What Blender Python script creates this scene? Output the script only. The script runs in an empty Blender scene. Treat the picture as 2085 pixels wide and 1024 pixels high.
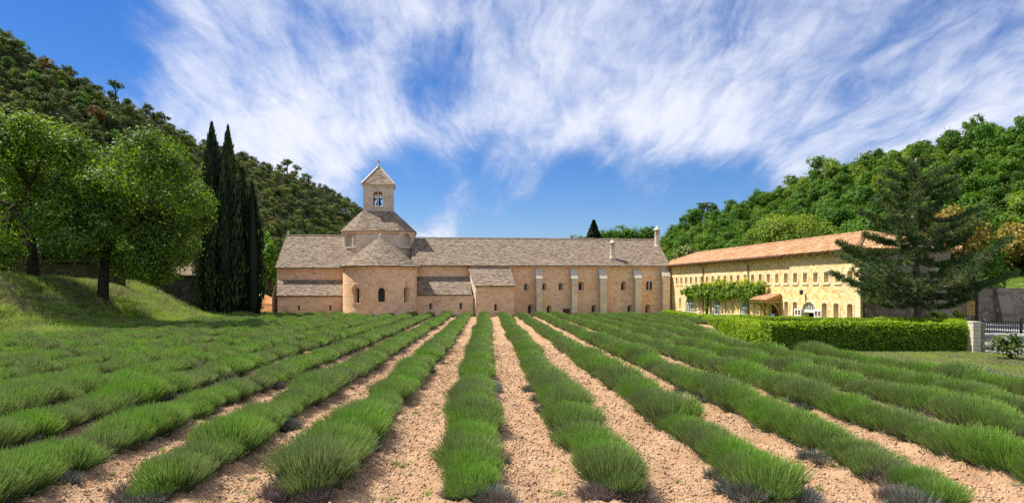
import bpy, math
import numpy as np
from mathutils import Vector, Matrix

# ------------------------------------------------------------------ camera, sky, sun
SC = bpy.context.scene
COL = SC.collection
F, CX, CY, CAMZ = 1400.0, 990.0, 585.0, 2.6          # focal length / principal point in photo pixels, eye height
cam_d = bpy.data.cameras.new('camera')
cam = bpy.data.objects.new('camera', cam_d)
COL.objects.link(cam)
cam.location = (0, 0, CAMZ)
cam.rotation_euler = (math.radians(90), 0, 0)
cam_d.sensor_width = 36.0
cam_d.lens = F / 2085 * 36.0
cam_d.shift_x = (1042.5 - CX) / 2085
cam_d.shift_y = (CY - 512) / 2085
cam_d.clip_start = 0.1
cam_d.clip_end = 5000
SC.camera = cam

SUN_DIR = Vector((-0.50, 0.21, 0.84)).normalized()      # towards the sun: high, from the left and a little behind the abbey
sun_d = bpy.data.lights.new('sun', 'SUN')
sun_d.energy = 3.5
sun_d.angle = math.radians(0.53)
sun_d.color = (1.0, 0.93, 0.82)
sun = bpy.data.objects.new('sun', sun_d)
COL.objects.link(sun)
sun.rotation_euler = (-SUN_DIR).to_track_quat('-Z', 'Y').to_euler()
sun.location = (-40, 10, 60)

W = bpy.data.worlds.new('World')
SC.world = W
W.use_nodes = True
SC.view_settings.view_transform = 'Standard'
SC.view_settings.look = 'None'
SC.view_settings.gamma = 1
SC.view_settings.use_curve_mapping = False
SC.view_settings.exposure = 1.25
SC.render.engine = 'CYCLES'
SC.cycles.max_bounces = 6
SC.cycles.diffuse_bounces = 4
SC.cycles.transparent_max_bounces = 6
SC.cycles.use_denoising = False
SC.cycles.caustics_reflective = False
SC.cycles.caustics_refractive = False


class NT:
    """small helper for node trees"""
    def __init__(s, tree):
        s.t = tree
        s.t.nodes.clear()

    def n(s, typ, ins=None, **props):
        nd = s.t.nodes.new(typ)
        for k, v in props.items():
            setattr(nd, k, v)
        for k, v in (ins or {}).items():
            s.put(nd, k, v)
        return nd

    def put(s, nd, k, v):
        sock = nd.inputs[k]
        if isinstance(v, bpy.types.NodeSocket):
            s.t.links.new(v, sock)
        elif isinstance(v, bpy.types.Node):
            s.t.links.new(v.outputs[0], sock)
        else:
            sock.default_value = v

    def math(s, op, a, b=None, clamp=False):
        nd = s.n('ShaderNodeMath', operation=op, use_clamp=clamp)
        s.put(nd, 0, a)
        if b is not None:
            s.put(nd, 1, b)
        return nd.outputs[0]

    def vmath(s, op, a, b=None, scale=None):
        nd = s.n('ShaderNodeVectorMath', operation=op)
        s.put(nd, 0, a)
        if b is not None:
            s.put(nd, 1, b)
        if scale is not None:
            s.put(nd, 'Scale', scale)
        return nd.outputs['Value'] if op in ('DOT_PRODUCT', 'LENGTH') else nd.outputs[0]

    def noise(s, vec, scale, detail=3.0, rough=0.55, dist=0.0):
        nd = s.n('ShaderNodeTexNoise', {'Scale': scale, 'Detail': detail, 'Roughness': rough, 'Distortion': dist})
        if vec is not None:
            s.put(nd, 'Vector', vec)
        return nd.outputs[0]

    def mix(s, fac, a, b, blend='MIX'):
        nd = s.n('ShaderNodeMix', data_type='RGBA', blend_type=blend)
        s.put(nd, 0, fac)
        s.put(nd, 6, a)
        s.put(nd, 7, b)
        return nd.outputs[2]

    def step(s, x, lo, hi, a=0.0, b=1.0):
        nd = s.n('ShaderNodeMapRange', interpolation_type='SMOOTHSTEP')
        for i, v in enumerate((x, lo, hi, a, b)):
            s.put(nd, i, v)
        return nd.outputs[0]

    def ramp(s, fac, stops):
        nd = s.n('ShaderNodeValToRGB')
        el = nd.color_ramp.elements
        while len(el) < len(stops):
            el.new(0.5)
        for e, (p, c) in zip(el, stops):
            e.position = p
            e.color = (*c, 1)
        s.put(nd, 0, fac)
        return nd.outputs[0]


def rgb(c):
    return (c[0], c[1], c[2], 1.0)


def pixdir(px, py):
    return Vector(((px - CX) / F, 1.0, (CY - py) / F)).normalized()


SKY_LO, SKY_HI = 0.44, 0.96
SKY_BLOBS = ((10, 15, 12, -0.40), (1040, 440, 8, -0.40), (1270, 455, 9, -0.42), (1480, 415, 5, -0.34), (820, 385, 5, -0.40), (1180, 395, 4, -0.28), (640, 420, 6, -0.15),
             (700, 275, 9, 0.10), (1200, 240, 14, 0.07), (1060, 355, 4, 0.20), (1250, 330, 6, 0.10), (1450, 270, 9, 0.07), (950, 447, 4, 0.17),
             (890, 145, 4.5, -0.15), (680, 95, 7, -0.08), (420, 60, 10, -0.06), (400, 190, 13, 0.09), (880, 478, 3, 0.14), (1130, 466, 2, 0.12), (700, 365, 3, 0.1), (1900, 60, 9, -0.05))


def build_sky():
    t = NT(W.node_tree)
    tc = t.n('ShaderNodeTexCoord')
    d = tc.outputs['Generated']
    sky = t.n('ShaderNodeTexSky', sky_type='NISHITA', sun_disc=False, sun_elevation=math.radians(57),
              sun_rotation=math.radians(-67), altitude=400, air_density=1.0, dust_density=0.3, ozone_density=3.0)
    hs = t.n('ShaderNodeHueSaturation', {'Saturation': 1.34, 'Value': 0.68, 'Color': sky})
    bg = t.n('ShaderNodeBackground', {'Color': t.mix(1.0, hs.outputs[0], (0.84, 0.90, 1.16, 1), 'MULTIPLY'), 'Strength': 0.066})
    # cirrus on a high plane
    sep = t.n('ShaderNodeSeparateXYZ', {0: d})
    z = t.math('ADD', t.math('MAXIMUM', sep.outputs[2], 0.0), 0.24)
    comb = t.n('ShaderNodeCombineXYZ', {0: t.math('DIVIDE', sep.outputs[0], z), 1: t.math('DIVIDE', sep.outputs[1], z), 2: 0.0})
    p = comb.outputs[0]
    warp = t.n('ShaderNodeTexNoise', {'Vector': p, 'Scale': 0.9, 'Detail': 3.0})
    wv = t.vmath('SCALE', t.vmath('SUBTRACT', warp.outputs[1], (0.5, 0.5, 0.5)), scale=0.35)
    pw = t.vmath('ADD', p, wv)
    mp = t.n('ShaderNodeMapping', {'Vector': pw, 'Rotation': (0, 0, math.radians(-38)), 'Scale': (1.25, 0.6, 1)})
    big = t.noise(mp.outputs[0], 0.75, 5.0, 0.55, 0.3)
    mp2 = t.n('ShaderNodeMapping', {'Vector': pw, 'Rotation': (0, 0, math.radians(-48)), 'Scale': (2.6, 0.8, 1)})
    fine = t.noise(mp2.outputs[0], 2.6, 7.0, 0.62, 0.4)
    mp3 = t.n('ShaderNodeMapping', {'Vector': pw, 'Rotation': (0, 0, math.radians(20)), 'Scale': (2.0, 5.0, 1)})
    rip = t.noise(mp3.outputs[0], 5.0, 4.0, 0.6, 0.6)
    mp4 = t.n('ShaderNodeMapping', {'Vector': pw, 'Rotation': (0, 0, math.radians(-58)), 'Scale': (6.0, 2.0, 1)})
    wisp = t.noise(mp4.outputs[0], 2.4, 8.0, 0.68, 0.5)
    m = t.math('ADD', t.math('MULTIPLY', big, 0.50), t.math('MULTIPLY', fine, 0.50))
    m = t.math('ADD', m, t.math('MULTIPLY', wisp, 0.34))
    m = t.math('ADD', m, t.math('ADD', t.math('MULTIPLY', rip, 0.06), 0.05))

    def blob(px, py, deg, amt, soft=1.0):
        c = pixdir(px, py)
        dt = t.vmath('DOT_PRODUCT', t.vmath('NORMALIZE', d), tuple(c))
        return t.math('MULTIPLY', t.step(dt, math.cos(math.radians(deg)), math.cos(math.radians(deg * (1 - soft)))), amt)
    for b in SKY_BLOBS:
        m = t.math('ADD', m, blob(*b))
    fac = t.step(m, SKY_LO, SKY_HI)
    fac = t.math('MULTIPLY', fac, 0.93)
    shade = t.noise(mp2.outputs[0], 3.0, 6.0, 0.6)
    thick = t.math('ADD', t.math('MULTIPLY', fac, 0.62), t.math('MULTIPLY', shade, 0.5))
    ccol = t.ramp(thick, [(0.30, (0.42, 0.50, 0.73)), (0.62, (0.66, 0.71, 0.86)), (0.92, (0.86, 0.87, 0.94))])
    bc = t.n('ShaderNodeBackground', {'Color': ccol, 'Strength': 0.49})
    mx = t.n('ShaderNodeMixShader', {0: fac, 1: bg.outputs[0], 2: bc.outputs[0]})
    t.n('ShaderNodeOutputWorld', {0: mx.outputs[0]})


build_sky()

# ------------------------------------------------------------------ mesh helpers
RNG = np.random.RandomState(7)


class MB:
    """collects polygons, then links them as one mesh object"""
    def __init__(s):
        s.v, s.f, s.t, s.m = [], [], [], []

    def quad(s, pts, tint=0.5, mi=0):
        i = len(s.v)
        s.v.extend(pts)
        s.f.append(tuple(range(i, i + len(pts))))
        s.t.append(tint)
        s.m.append(mi)

    def hexa(s, lo, hi, tint=0.5, mi=0, back=True):
        """lo, hi: 4 corners each (back and front ring)"""
        i = len(s.v)
        s.v.extend(lo)
        s.v.extend(hi)
        fs = [(4, 5, 6, 7), (0, 1, 5, 4), (1, 2, 6, 5), (2, 3, 7, 6), (3, 0, 4, 7)]
        if back:
            fs.append((3, 2, 1, 0))
        for f in fs:
            s.f.append(tuple(i + k for k in f))
            s.t.append(tint)
            s.m.append(mi)

    def box(s, c, size, rz=0.0, tint=0.5, mi=0):
        cx, cy, cz = c
        hx, hy, hz = size[0] / 2, size[1] / 2, size[2] / 2
        co, si = math.cos(rz), math.sin(rz)
        r = []
        for zz in (-hz, hz):
            r.append([(cx + x * co - y * si, cy + x * si + y * co, cz + zz) for x, y in ((-hx, -hy), (hx, -hy), (hx, hy), (-hx, hy))])
        s.hexa(r[0], r[1], tint, mi)

    def bar(s, a, b, w, h=None, up=(0, 0, 1), tint=0.5, mi=0):
        a, b = Vector(a), Vector(b)
        h = h or w
        d = (b - a).normalized()
        u = Vector(up)
        if abs(d.dot(u)) > 0.95:
            u = Vector((1, 0, 0))
        x = d.cross(u).normalized()
        y = x.cross(d).normalized()
        r = []
        for p in (a, b):
            r.append([tuple(p + x * (sx * w / 2) + y * (sy * h / 2)) for sx, sy in ((-1, -1), (1, -1), (1, 1), (-1, 1))])
        s.hexa(r[0], r[1], tint, mi)

    def tube(s, pts, radii, n=6, tint=0.5, mi=0, cap=True):
        pts = [Vector(p) for p in pts]
        i0 = len(s.v)
        ref = Vector((0.31, 0.77, 0.55))
        for k, p in enumerate(pts):
            d = (pts[min(k + 1, len(pts) - 1)] - pts[max(k - 1, 0)]).normalized()
            x = d.cross(ref)
            if x.length < 0.1:
                x = d.cross(Vector((1, 0, 0)))
            x.normalize()
            y = d.cross(x)
            for j in range(n):
                a = 2 * math.pi * j / n
                s.v.append(tuple(p + (x * math.cos(a) + y * math.sin(a)) * radii[k]))
        for k in range(len(pts) - 1):
            for j in range(n):
                a, b = i0 + k * n + j, i0 + k * n + (j + 1) % n
                s.f.append((a, b, b + n, a + n))
                s.t.append(tint)
                s.m.append(mi)
        if cap:
            s.f.append(tuple(i0 + (len(pts) - 1) * n + j for j in range(n)))
            s.t.append(tint)
            s.m.append(mi)

    def lathe(s, c, prof, n=16, tint=0.5, mi=0):
        s.tube([(c[0], c[1], c[2] + z) for r, z in prof], [r for r, z in prof], n, tint, mi)

    def build(s, name, mats, parent=None, kind=None, smooth=False):
        me = bpy.data.meshes.new(name)
        me.from_pydata([tuple(p) for p in s.v], [], s.f)
        finish(me, mats, s.t, s.m, smooth)
        return link(name, me, parent, kind)


def finish(me, mats, tint=None, mi=None, smooth=False):
    for m in (mats if isinstance(mats, (list, tuple)) else [mats]):
        me.materials.append(m)
    n = len(me.polygons)
    if tint is not None:
        at = me.attributes.new('tint', 'FLOAT', 'FACE')
        at.data.foreach_set('value', np.asarray(tint, dtype=np.float32))
    if mi is not None and len(mi) == n:
        me.polygons.foreach_set('material_index', np.asarray(mi, dtype=np.int32))
    if smooth:
        me.polygons.foreach_set('use_smooth', np.ones(n, dtype=bool))
    me.update()


def link(name, me, parent=None, kind=None):
    o = bpy.data.objects.new(name, me)
    COL.objects.link(o)
    if parent is not None:
        o.parent = parent
    if kind:
        o['kind'] = kind
    return o


def np_mesh(name, V, Q, mats, tint=None, mi=None, smooth=False, vattr=None):
    """fast mesh from arrays: V (n,3), Q (m,k)"""
    me = bpy.data.meshes.new(name)
    V = np.ascontiguousarray(V, dtype=np.float32)
    Q = np.ascontiguousarray(Q, dtype=np.int32)
    m, k = Q.shape
    me.vertices.add(len(V))
    me.vertices.foreach_set('co', V.ravel())
    me.loops.add(m * k)
    me.loops.foreach_set('vertex_index', Q.ravel())
    me.polygons.add(m)
    me.polygons.foreach_set('loop_start', np.arange(0, m * k, k, dtype=np.int32))
    me.polygons.foreach_set('loop_total', np.full(m, k, dtype=np.int32))
    me.update(calc_edges=True)
    for nm, vals in (vattr or {}).items():
        at = me.attributes.new(nm, 'FLOAT', 'POINT')
        at.data.foreach_set('value', np.asarray(vals, dtype=np.float32))
    finish(me, mats, tint, mi, smooth)
    return me


def tag(o, label, cat, group=None):
    o['label'] = label
    o['category'] = cat
    if group:
        o['group'] = group
    return o


def thing(name, label, cat, loc=(0, 0, 0), rz=0.0, group=None):
    o = bpy.data.objects.new(name, None)
    COL.objects.link(o)
    o.location = loc
    o.rotation_euler = (0, 0, rz)
    return tag(o, label, cat, group)


def dup(root, loc, rz=0.0, scale=None):
    r = root.copy()
    COL.objects.link(r)
    r.location = loc
    r.rotation_euler = (0, 0, rz)
    if scale is not None:
        r.scale = scale
    for ch in list(root.children):
        c = ch.copy()
        COL.objects.link(c)
        c.parent = r
        for g in list(ch.children):
            e = g.copy()
            COL.objects.link(e)
            e.parent = c
    return r


def vnoise(x, y, scale, seed=0):
    """smooth value noise in -1..1"""
    r = np.random.RandomState(seed)
    tab = r.uniform(-1, 1, (256, 256))
    X, Y = x / scale + 1000.0, y / scale + 1000.0
    xi, yi = np.floor(X).astype(int), np.floor(Y).astype(int)
    fx, fy = X - xi, Y - yi
    fx, fy = fx * fx * (3 - 2 * fx), fy * fy * (3 - 2 * fy)
    g = lambda a, b: tab[a % 256, b % 256]
    return (g(xi, yi) * (1 - fx) + g(xi + 1, yi) * fx) * (1 - fy) + (g(xi, yi + 1) * (1 - fx) + g(xi + 1, yi + 1) * fx) * fy


PROTO = {}


def proto_collection(name, meshes):
    c = bpy.data.collections.new(name)
    for i, me in enumerate(meshes):
        o = bpy.data.objects.new('%s_source_%02d' % (name, i), me)
        c.objects.link(o)
    return c


_GN = {}


def scatter(name, pts, rot, scl, idx, coll, parent=None, kind='stuff'):
    """one object whose points carry instances of the meshes in coll (only for uncountable stuff)"""
    me = bpy.data.meshes.new(name)
    pts = np.asarray(pts, dtype=np.float32)
    me.vertices.add(len(pts))
    me.vertices.foreach_set('co', pts.ravel())
    a = me.attributes.new('rot', 'FLOAT_VECTOR', 'POINT')
    a.data.foreach_set('vector', np.asarray(rot, dtype=np.float32).ravel())
    a = me.attributes.new('scl', 'FLOAT_VECTOR', 'POINT')
    a.data.foreach_set('vector', np.asarray(scl, dtype=np.float32).ravel())
    a = me.attributes.new('pick', 'INT', 'POINT')
    a.data.foreach_set('value', np.asarray(idx, dtype=np.int32))
    o = link(name, me, parent, kind)
    if coll.name not in _GN:
        g = bpy.data.node_groups.new('scatter_' + coll.name, 'GeometryNodeTree')
        g.interface.new_socket('Geometry', in_out='INPUT', socket_type='NodeSocketGeometry')
        g.interface.new_socket('Geometry', in_out='OUTPUT', socket_type='NodeSocketGeometry')
        N = g.nodes
        gi, go = N.new('NodeGroupInput'), N.new('NodeGroupOutput')
        ci = N.new('GeometryNodeCollectionInfo')
        ci.inputs['Collection'].default_value = coll
        ci.inputs['Separate Children'].default_value = True
        ci.inputs['Reset Children'].default_value = True
        ip = N.new('GeometryNodeInstanceOnPoints')
        ip.inputs['Pick Instance'].default_value = True
        m2p = N.new('GeometryNodeMeshToPoints')
        L = g.links.new
        L(gi.outputs[0], m2p.inputs[0])
        L(m2p.outputs[0], ip.inputs['Points'])
        L(ci.outputs[0], ip.inputs['Instance'])

        def na(nm, typ):
            k = N.new('GeometryNodeInputNamedAttribute')
            k.data_type = typ
            k.inputs[0].default_value = nm
            return k.outputs[0]
        e = N.new('FunctionNodeEulerToRotation')
        L(na('rot', 'FLOAT_VECTOR'), e.inputs[0])
        L(e.outputs[0], ip.inputs['Rotation'])
        L(na('scl', 'FLOAT_VECTOR'), ip.inputs['Scale'])
        L(na('pick', 'INT'), ip.inputs['Instance Index'])
        L(ip.outputs[0], go.inputs[0])
        _GN[coll.name] = g
    md = o.modifiers.new('scatter', 'NODES')
    md.node_group = _GN[coll.name]
    return o


# ------------------------------------------------------------------ materials
def mat(name):
    m = bpy.data.materials.new(name)
    m.use_nodes = True
    return m, NT(m.node_tree)


def out(t, shader):
    t.n('ShaderNodeOutputMaterial', {0: shader})


def attr(t, nm='tint'):
    return t.n('ShaderNodeAttribute', attribute_name=nm).outputs['Fac']


def rnd(t):
    return t.n('ShaderNodeObjectInfo').outputs['Random']


def m_simple(name, col, rough=0.7, spec=0.3, noise=0.15, nscale=6.0, metallic=0.0, bump=0.0):
    m, t = mat(name)
    tc = t.n('ShaderNodeTexCoord').outputs['Object']
    nz = t.noise(tc, nscale, 5.0, 0.6)
    lo = tuple(c * (1 - noise) for c in col)
    hi = tuple(min(1, c * (1 + noise)) for c in col)
    c = t.mix(t.step(nz, 0.3, 0.7), rgb(lo), rgb(hi))
    b = t.n('ShaderNodeBsdfPrincipled', {'Base Color': c, 'Roughness': rough, 'Metallic': metallic, 'Specular IOR Level': spec})
    if bump:
        bp = t.n('ShaderNodeBump', {'Height': nz, 'Strength': bump, 'Distance': 0.02})
        t.put(b, 'Normal', bp.outputs[0])
    out(t, b.outputs[0])
    return m


def m_stone(name, stops, stain=(0.30, 0.25, 0.20), stain_amt=0.30, bump=0.28, warm=None, nscale=1.0):
    """masonry: each stone's own tint, then mottling, weather streaks and pitted relief"""
    m, t = mat(name)
    tc = t.n('ShaderNodeTexCoord').outputs['Object']
    a = attr(t)
    c = t.ramp(a, stops)
    mott = t.noise(tc, 2.6 * nscale, 6.0, 0.65)
    c = t.mix(t.step(mott, 0.35, 0.75, 0.0, 0.55), c, rgb([x * 1.22 for x in stops[len(stops) // 2][1]]))
    if warm is not None:
        wn = t.noise(tc, 0.32, 4.0, 0.6, 0.5)
        c = t.mix(t.step(wn, 0.46, 0.66, 0.0, 0.75), c, rgb(warm))
    st = t.n('ShaderNodeMapping', {'Vector': tc, 'Scale': (1.3, 1.3, 0.35)})
    sn = t.noise(st.outputs[0], 1.6, 7.0, 0.7)
    c = t.mix(t.step(sn, 0.52, 0.74, 0.0, stain_amt), c, rgb(stain))
    fine = t.noise(tc, 22.0, 5.0, 0.7)
    c = t.mix(t.step(fine, 0.56, 0.72, 0.0, 0.10), c, rgb([x * 0.55 for x in stops[0][1]]))
    h = t.math('ADD', t.math('MULTIPLY', fine, 0.5), t.noise(tc, 7.0, 4.0, 0.6))
    bp = t.n('ShaderNodeBump', {'Height': h, 'Strength': bump, 'Distance': 0.03})
    b = t.n('ShaderNodeBsdfPrincipled', {'Base Color': c, 'Roughness': 0.88, 'Specular IOR Level': 0.15, 'Normal': bp.outputs[0]})
    out(t, b.outputs[0])
    return m


def m_leaf(name, stops, trans=0.35, vary=0.5, hue_obj=True, rough=0.6, gloss=0.25):
    """leaves: tint per leaf plus a slow change from tree to tree"""
    m, t = mat(name)
    a = attr(t)
    if hue_obj:
        a = t.math('ADD', t.math('MULTIPLY', a, vary), t.math('MULTIPLY', rnd(t), 1 - vary))
    c = t.ramp(a, stops)
    b = t.n('ShaderNodeBsdfPrincipled', {'Base Color': c, 'Roughness': rough, 'Specular IOR Level': gloss})
    hs = t.n('ShaderNodeHueSaturation', {'Hue': 0.485, 'Saturation': 1.15, 'Value': 1.5, 'Color': c})
    tr = t.n('ShaderNodeBsdfTranslucent', {'Color': hs.outputs[0]})
    mx = t.n('ShaderNodeMixShader', {0: trans, 1: b.outputs[0], 2: tr.outputs[0]})
    out(t, mx.outputs[0])
    return m


M = {}
M['ashlar'] = m_stone('ashlar', [(0.0, (0.7379, 0.3881, 0.2299)), (0.3, (0.9023, 0.5175, 0.3065)), (0.55, (0.9023, 0.6038, 0.3831)), (0.8, (0.9023, 0.6212, 0.4445)), (1.0, (0.9023, 0.6901, 0.3831))],
                      warm=(0.86, 0.55, 0.30), stain=(0.62, 0.44, 0.34))
M['mortar'] = m_stone('mortar', [(0.0, (0.7138, 0.4939, 0.3284)), (1.0, (0.8219, 0.5762, 0.3864))], stain_amt=0.2)
M['drum_stone'] = m_stone('drum_stone', [(0.0, (0.5612, 0.4349, 0.3367)), (0.5, (0.6734, 0.5472, 0.4349)), (1.0, (0.7296, 0.5893, 0.449))], stain=(0.30, 0.26, 0.23))
M['wing_stone'] = m_stone('wing_stone', [(0.0, (0.68, 0.54, 0.33)), (0.5, (0.76, 0.62, 0.41)), (1.0, (0.80, 0.70, 0.52))], stain_amt=0.2, stain=(0.6, 0.45, 0.25))
M['buttress_stone'] = m_stone('buttress_stone', [(0.0, (0.66, 0.49, 0.38)), (0.5, (0.78, 0.60, 0.47)), (1.0, (0.86, 0.68, 0.52))], stain=(0.55, 0.42, 0.34), stain_amt=0.3)
M['shaded_stone'] = m_stone('shaded_stone', [(0.0, (0.07, 0.065, 0.045)), (0.5, (0.12, 0.105, 0.08)), (1.0, (0.19, 0.165, 0.13))])  # tree shade over the old wall is put into this dark stone colour
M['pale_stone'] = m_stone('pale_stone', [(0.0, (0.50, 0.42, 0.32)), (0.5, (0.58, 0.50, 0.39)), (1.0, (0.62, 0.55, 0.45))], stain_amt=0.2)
M['rubble'] = m_stone('rubble', [(0.0, (0.5462, 0.3386, 0.1242)), (0.25, (0.7588, 0.5006, 0.2069)), (0.5, (0.8498, 0.6037, 0.2759)), (0.75, (0.9025, 0.6921, 0.3587)), (1.0, (0.9025, 0.7657, 0.4691))],
                      stain=(0.56, 0.38, 0.16), stain_amt=0.3, warm=(0.72, 0.57, 0.33))
M['render_lime'] = m_stone('render_lime', [(0.0, (0.858, 0.688, 0.4019)), (1.0, (0.936, 0.7644, 0.4736))], stain_amt=0.25, stain=(0.48, 0.34, 0.16))
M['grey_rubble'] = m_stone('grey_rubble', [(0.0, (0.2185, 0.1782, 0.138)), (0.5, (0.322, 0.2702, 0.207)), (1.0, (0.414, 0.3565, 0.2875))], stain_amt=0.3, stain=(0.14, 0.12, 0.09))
M['lauze'] = m_stone('lauze', [(0.0, (0.1552, 0.1141, 0.0809)), (0.3, (0.2405, 0.1841, 0.1339)), (0.6, (0.2949, 0.2319, 0.1726)), (1.0, (0.357, 0.2908, 0.2254))],
                     stain=(0.20, 0.165, 0.13), stain_amt=0.3, nscale=1.4)
M['tile'] = m_stone('tile', [(0.0, (0.3249, 0.152, 0.0691)), (0.35, (0.4242, 0.2232, 0.1059)), (0.7, (0.4693, 0.2945, 0.1656)), (1.0, (0.5234, 0.399, 0.2669))],
                    stain=(0.25, 0.15, 0.09), stain_amt=0.35, bump=0.3)
M['glass'] = m_simple('dark_glass', (0.015, 0.017, 0.02), 0.12, 0.5, 0.3, 3.0)
M['void'] = m_simple('dark_interior', (0.02, 0.016, 0.013), 0.9, 0.1)
M['iron'] = m_simple('dark_iron', (0.03, 0.026, 0.025), 0.5, 0.4, 0.3)
M['pipe'] = m_simple('brown_downpipe', (0.12, 0.055, 0.035), 0.45, 0.4)
M['white'] = m_simple('white_paint', (0.74, 0.74, 0.72), 0.5, 0.35, 0.06)
M['oak'] = m_simple('oak_beam', (0.42, 0.26, 0.10), 0.7, 0.2, 0.3, 9.0)
M['door_wood'] = m_simple('door_wood', (0.20, 0.095, 0.035), 0.6, 0.3, 0.35, 9.0)
M['grey_wood'] = m_simple('grey_wood', (0.27, 0.22, 0.16), 0.8, 0.2, 0.35, 12.0, bump=0.3)
M['bark'] = m_simple('bark', (0.055, 0.043, 0.032), 0.9, 0.1, 0.45, 5.0, bump=0.8)
M['pine_bark'] = m_simple('pine_bark', (0.20, 0.165, 0.14), 0.9, 0.1, 0.45, 6.0, bump=0.8)
M['bronze'] = m_simple('bronze', (0.10, 0.10, 0.06), 0.5, 0.5, 0.3, 3.0, metallic=0.6)
M['blue'] = m_simple('blue_sign', (0.05, 0.13, 0.30), 0.5, 0.3)
M['concrete'] = m_simple('pale_path', (0.50, 0.44, 0.37), 0.9, 0.1, 0.2, 2.0)
M['asphalt'] = m_simple('asphalt', (0.30, 0.29, 0.285), 0.9, 0.2, 0.3, 1.5, bump=0.1)
M['rock'] = m_simple('grey_rock', (0.30, 0.28, 0.26), 0.9, 0.1, 0.4, 0.6, bump=0.8)
M['dirt'] = m_simple('orange_dirt', (0.46, 0.24, 0.11), 0.95, 0.05, 0.25, 2.0, bump=0.4)
M['flower'] = m_simple('white_petals', (0.75, 0.66, 0.62), 0.7, 0.2, 0.1)

M['leaf_big'] = m_leaf('broad_leaf', [(0.0, (0.0518, 0.0929, 0.0184)), (0.45, (0.1187, 0.2136, 0.0322)), (0.8, (0.205, 0.3435, 0.0554)), (1.0, (0.3452, 0.4641, 0.0921))], 0.38, hue_obj=False)
M['leaf_right'] = m_leaf('slope_leaf', [(0.0, (0.0386, 0.0966, 0.0114)), (0.4, (0.079, 0.1842, 0.0201)), (0.75, (0.1316, 0.2632, 0.0287)), (1.0, (0.2456, 0.3684, 0.0503))], 0.28, 0.55)
M['leaf_scrub'] = m_leaf('scrub_leaf', [(0.0, (0.0412, 0.0616, 0.0166)), (0.35, (0.0809, 0.1163, 0.0277)), (0.6, (0.125, 0.1795, 0.036)), (0.85, (0.1985, 0.2223, 0.0527)), (1.0, (0.2941, 0.2821, 0.0831))], 0.25, 0.45)
M['leaf_lime'] = m_leaf('lime_leaf', [(0.0, (0.104, 0.169, 0.0195)), (0.5, (0.182, 0.273, 0.0325)), (1.0, (0.286, 0.377, 0.065))], 0.35, hue_obj=False)
M['leaf_gold'] = m_leaf('golden_leaf', [(0.0, (0.1015, 0.0943, 0.0217)), (0.5, (0.2465, 0.203, 0.0406)), (1.0, (0.435, 0.319, 0.0725))], 0.3, hue_obj=False)
M['leaf_pine'] = m_leaf('pine_needle', [(0.0, (0.0357, 0.0692, 0.0213)), (0.5, (0.0794, 0.1339, 0.0355)), (1.0, (0.1688, 0.2309, 0.0621))], 0.15, hue_obj=False)
M['leaf_cypress'] = m_leaf('cypress_leaf', [(0.0, (0.01, 0.02, 0.0075)), (0.6, (0.0225, 0.0425, 0.0137)), (1.0, (0.0625, 0.0938, 0.025))], 0.10, hue_obj=False)
M['leaf_hedge'] = m_leaf('hedge_leaf', [(0.0, (0.0752, 0.1505, 0.012)), (0.4, (0.1806, 0.3011, 0.0181)), (0.75, (0.3462, 0.4817, 0.0301)), (1.0, (0.6021, 0.6925, 0.0752))], 0.42, hue_obj=False)
M['leaf_vine'] = m_leaf('vine_leaf', [(0.0, (0.0655, 0.153, 0.0184)), (0.5, (0.187, 0.306, 0.0245)), (1.0, (0.561, 0.561, 0.0459))], 0.3, hue_obj=False)
M['leaf_rose'] = m_leaf('rose_leaf', [(0.0, (0.03, 0.06, 0.01)), (0.5, (0.07, 0.13, 0.018)), (1.0, (0.17, 0.24, 0.04))], 0.3, hue_obj=False)
M['leaf_brown'] = m_leaf('brown_leaf', [(0.0, (0.07, 0.04, 0.012)), (0.5, (0.15, 0.095, 0.025)), (1.0, (0.26, 0.19, 0.05))], 0.25, hue_obj=False)


def m_blade(name, base, mid, tip, pale, trans=0.3):
    """blades: 'hgt' runs from root to tip; plants differ a little"""
    m, t = mat(name)
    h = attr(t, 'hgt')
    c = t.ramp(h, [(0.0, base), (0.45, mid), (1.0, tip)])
    r = t.math('ADD', t.math('MULTIPLY', attr(t), 0.6), t.math('MULTIPLY', rnd(t), 0.4))
    c = t.mix(t.step(r, 0.35, 0.95, 0.0, 0.6), c, rgb(pale))
    pos = t.n('ShaderNodeNewGeometry').outputs['Position']
    pn = t.noise(pos, 0.55, 4.0, 0.6)
    hs = t.n('ShaderNodeHueSaturation', {'Hue': t.step(pn, 0.3, 0.7, 0.485, 0.515), 'Saturation': t.step(pn, 0.3, 0.7, 0.8, 1.1), 'Value': t.step(pn, 0.3, 0.7, 0.8, 1.15), 'Color': c})
    b = t.n('ShaderNodeBsdfPrincipled', {'Base Color': hs.outputs[0], 'Roughness': 0.6, 'Specular IOR Level': 0.2})
    tr = t.n('ShaderNodeBsdfTranslucent', {'Color': hs.outputs[0]})
    mx = t.n('ShaderNodeMixShader', {0: trans, 1: b.outputs[0], 2: tr.outputs[0]})
    out(t, mx.outputs[0])
    return m


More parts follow.
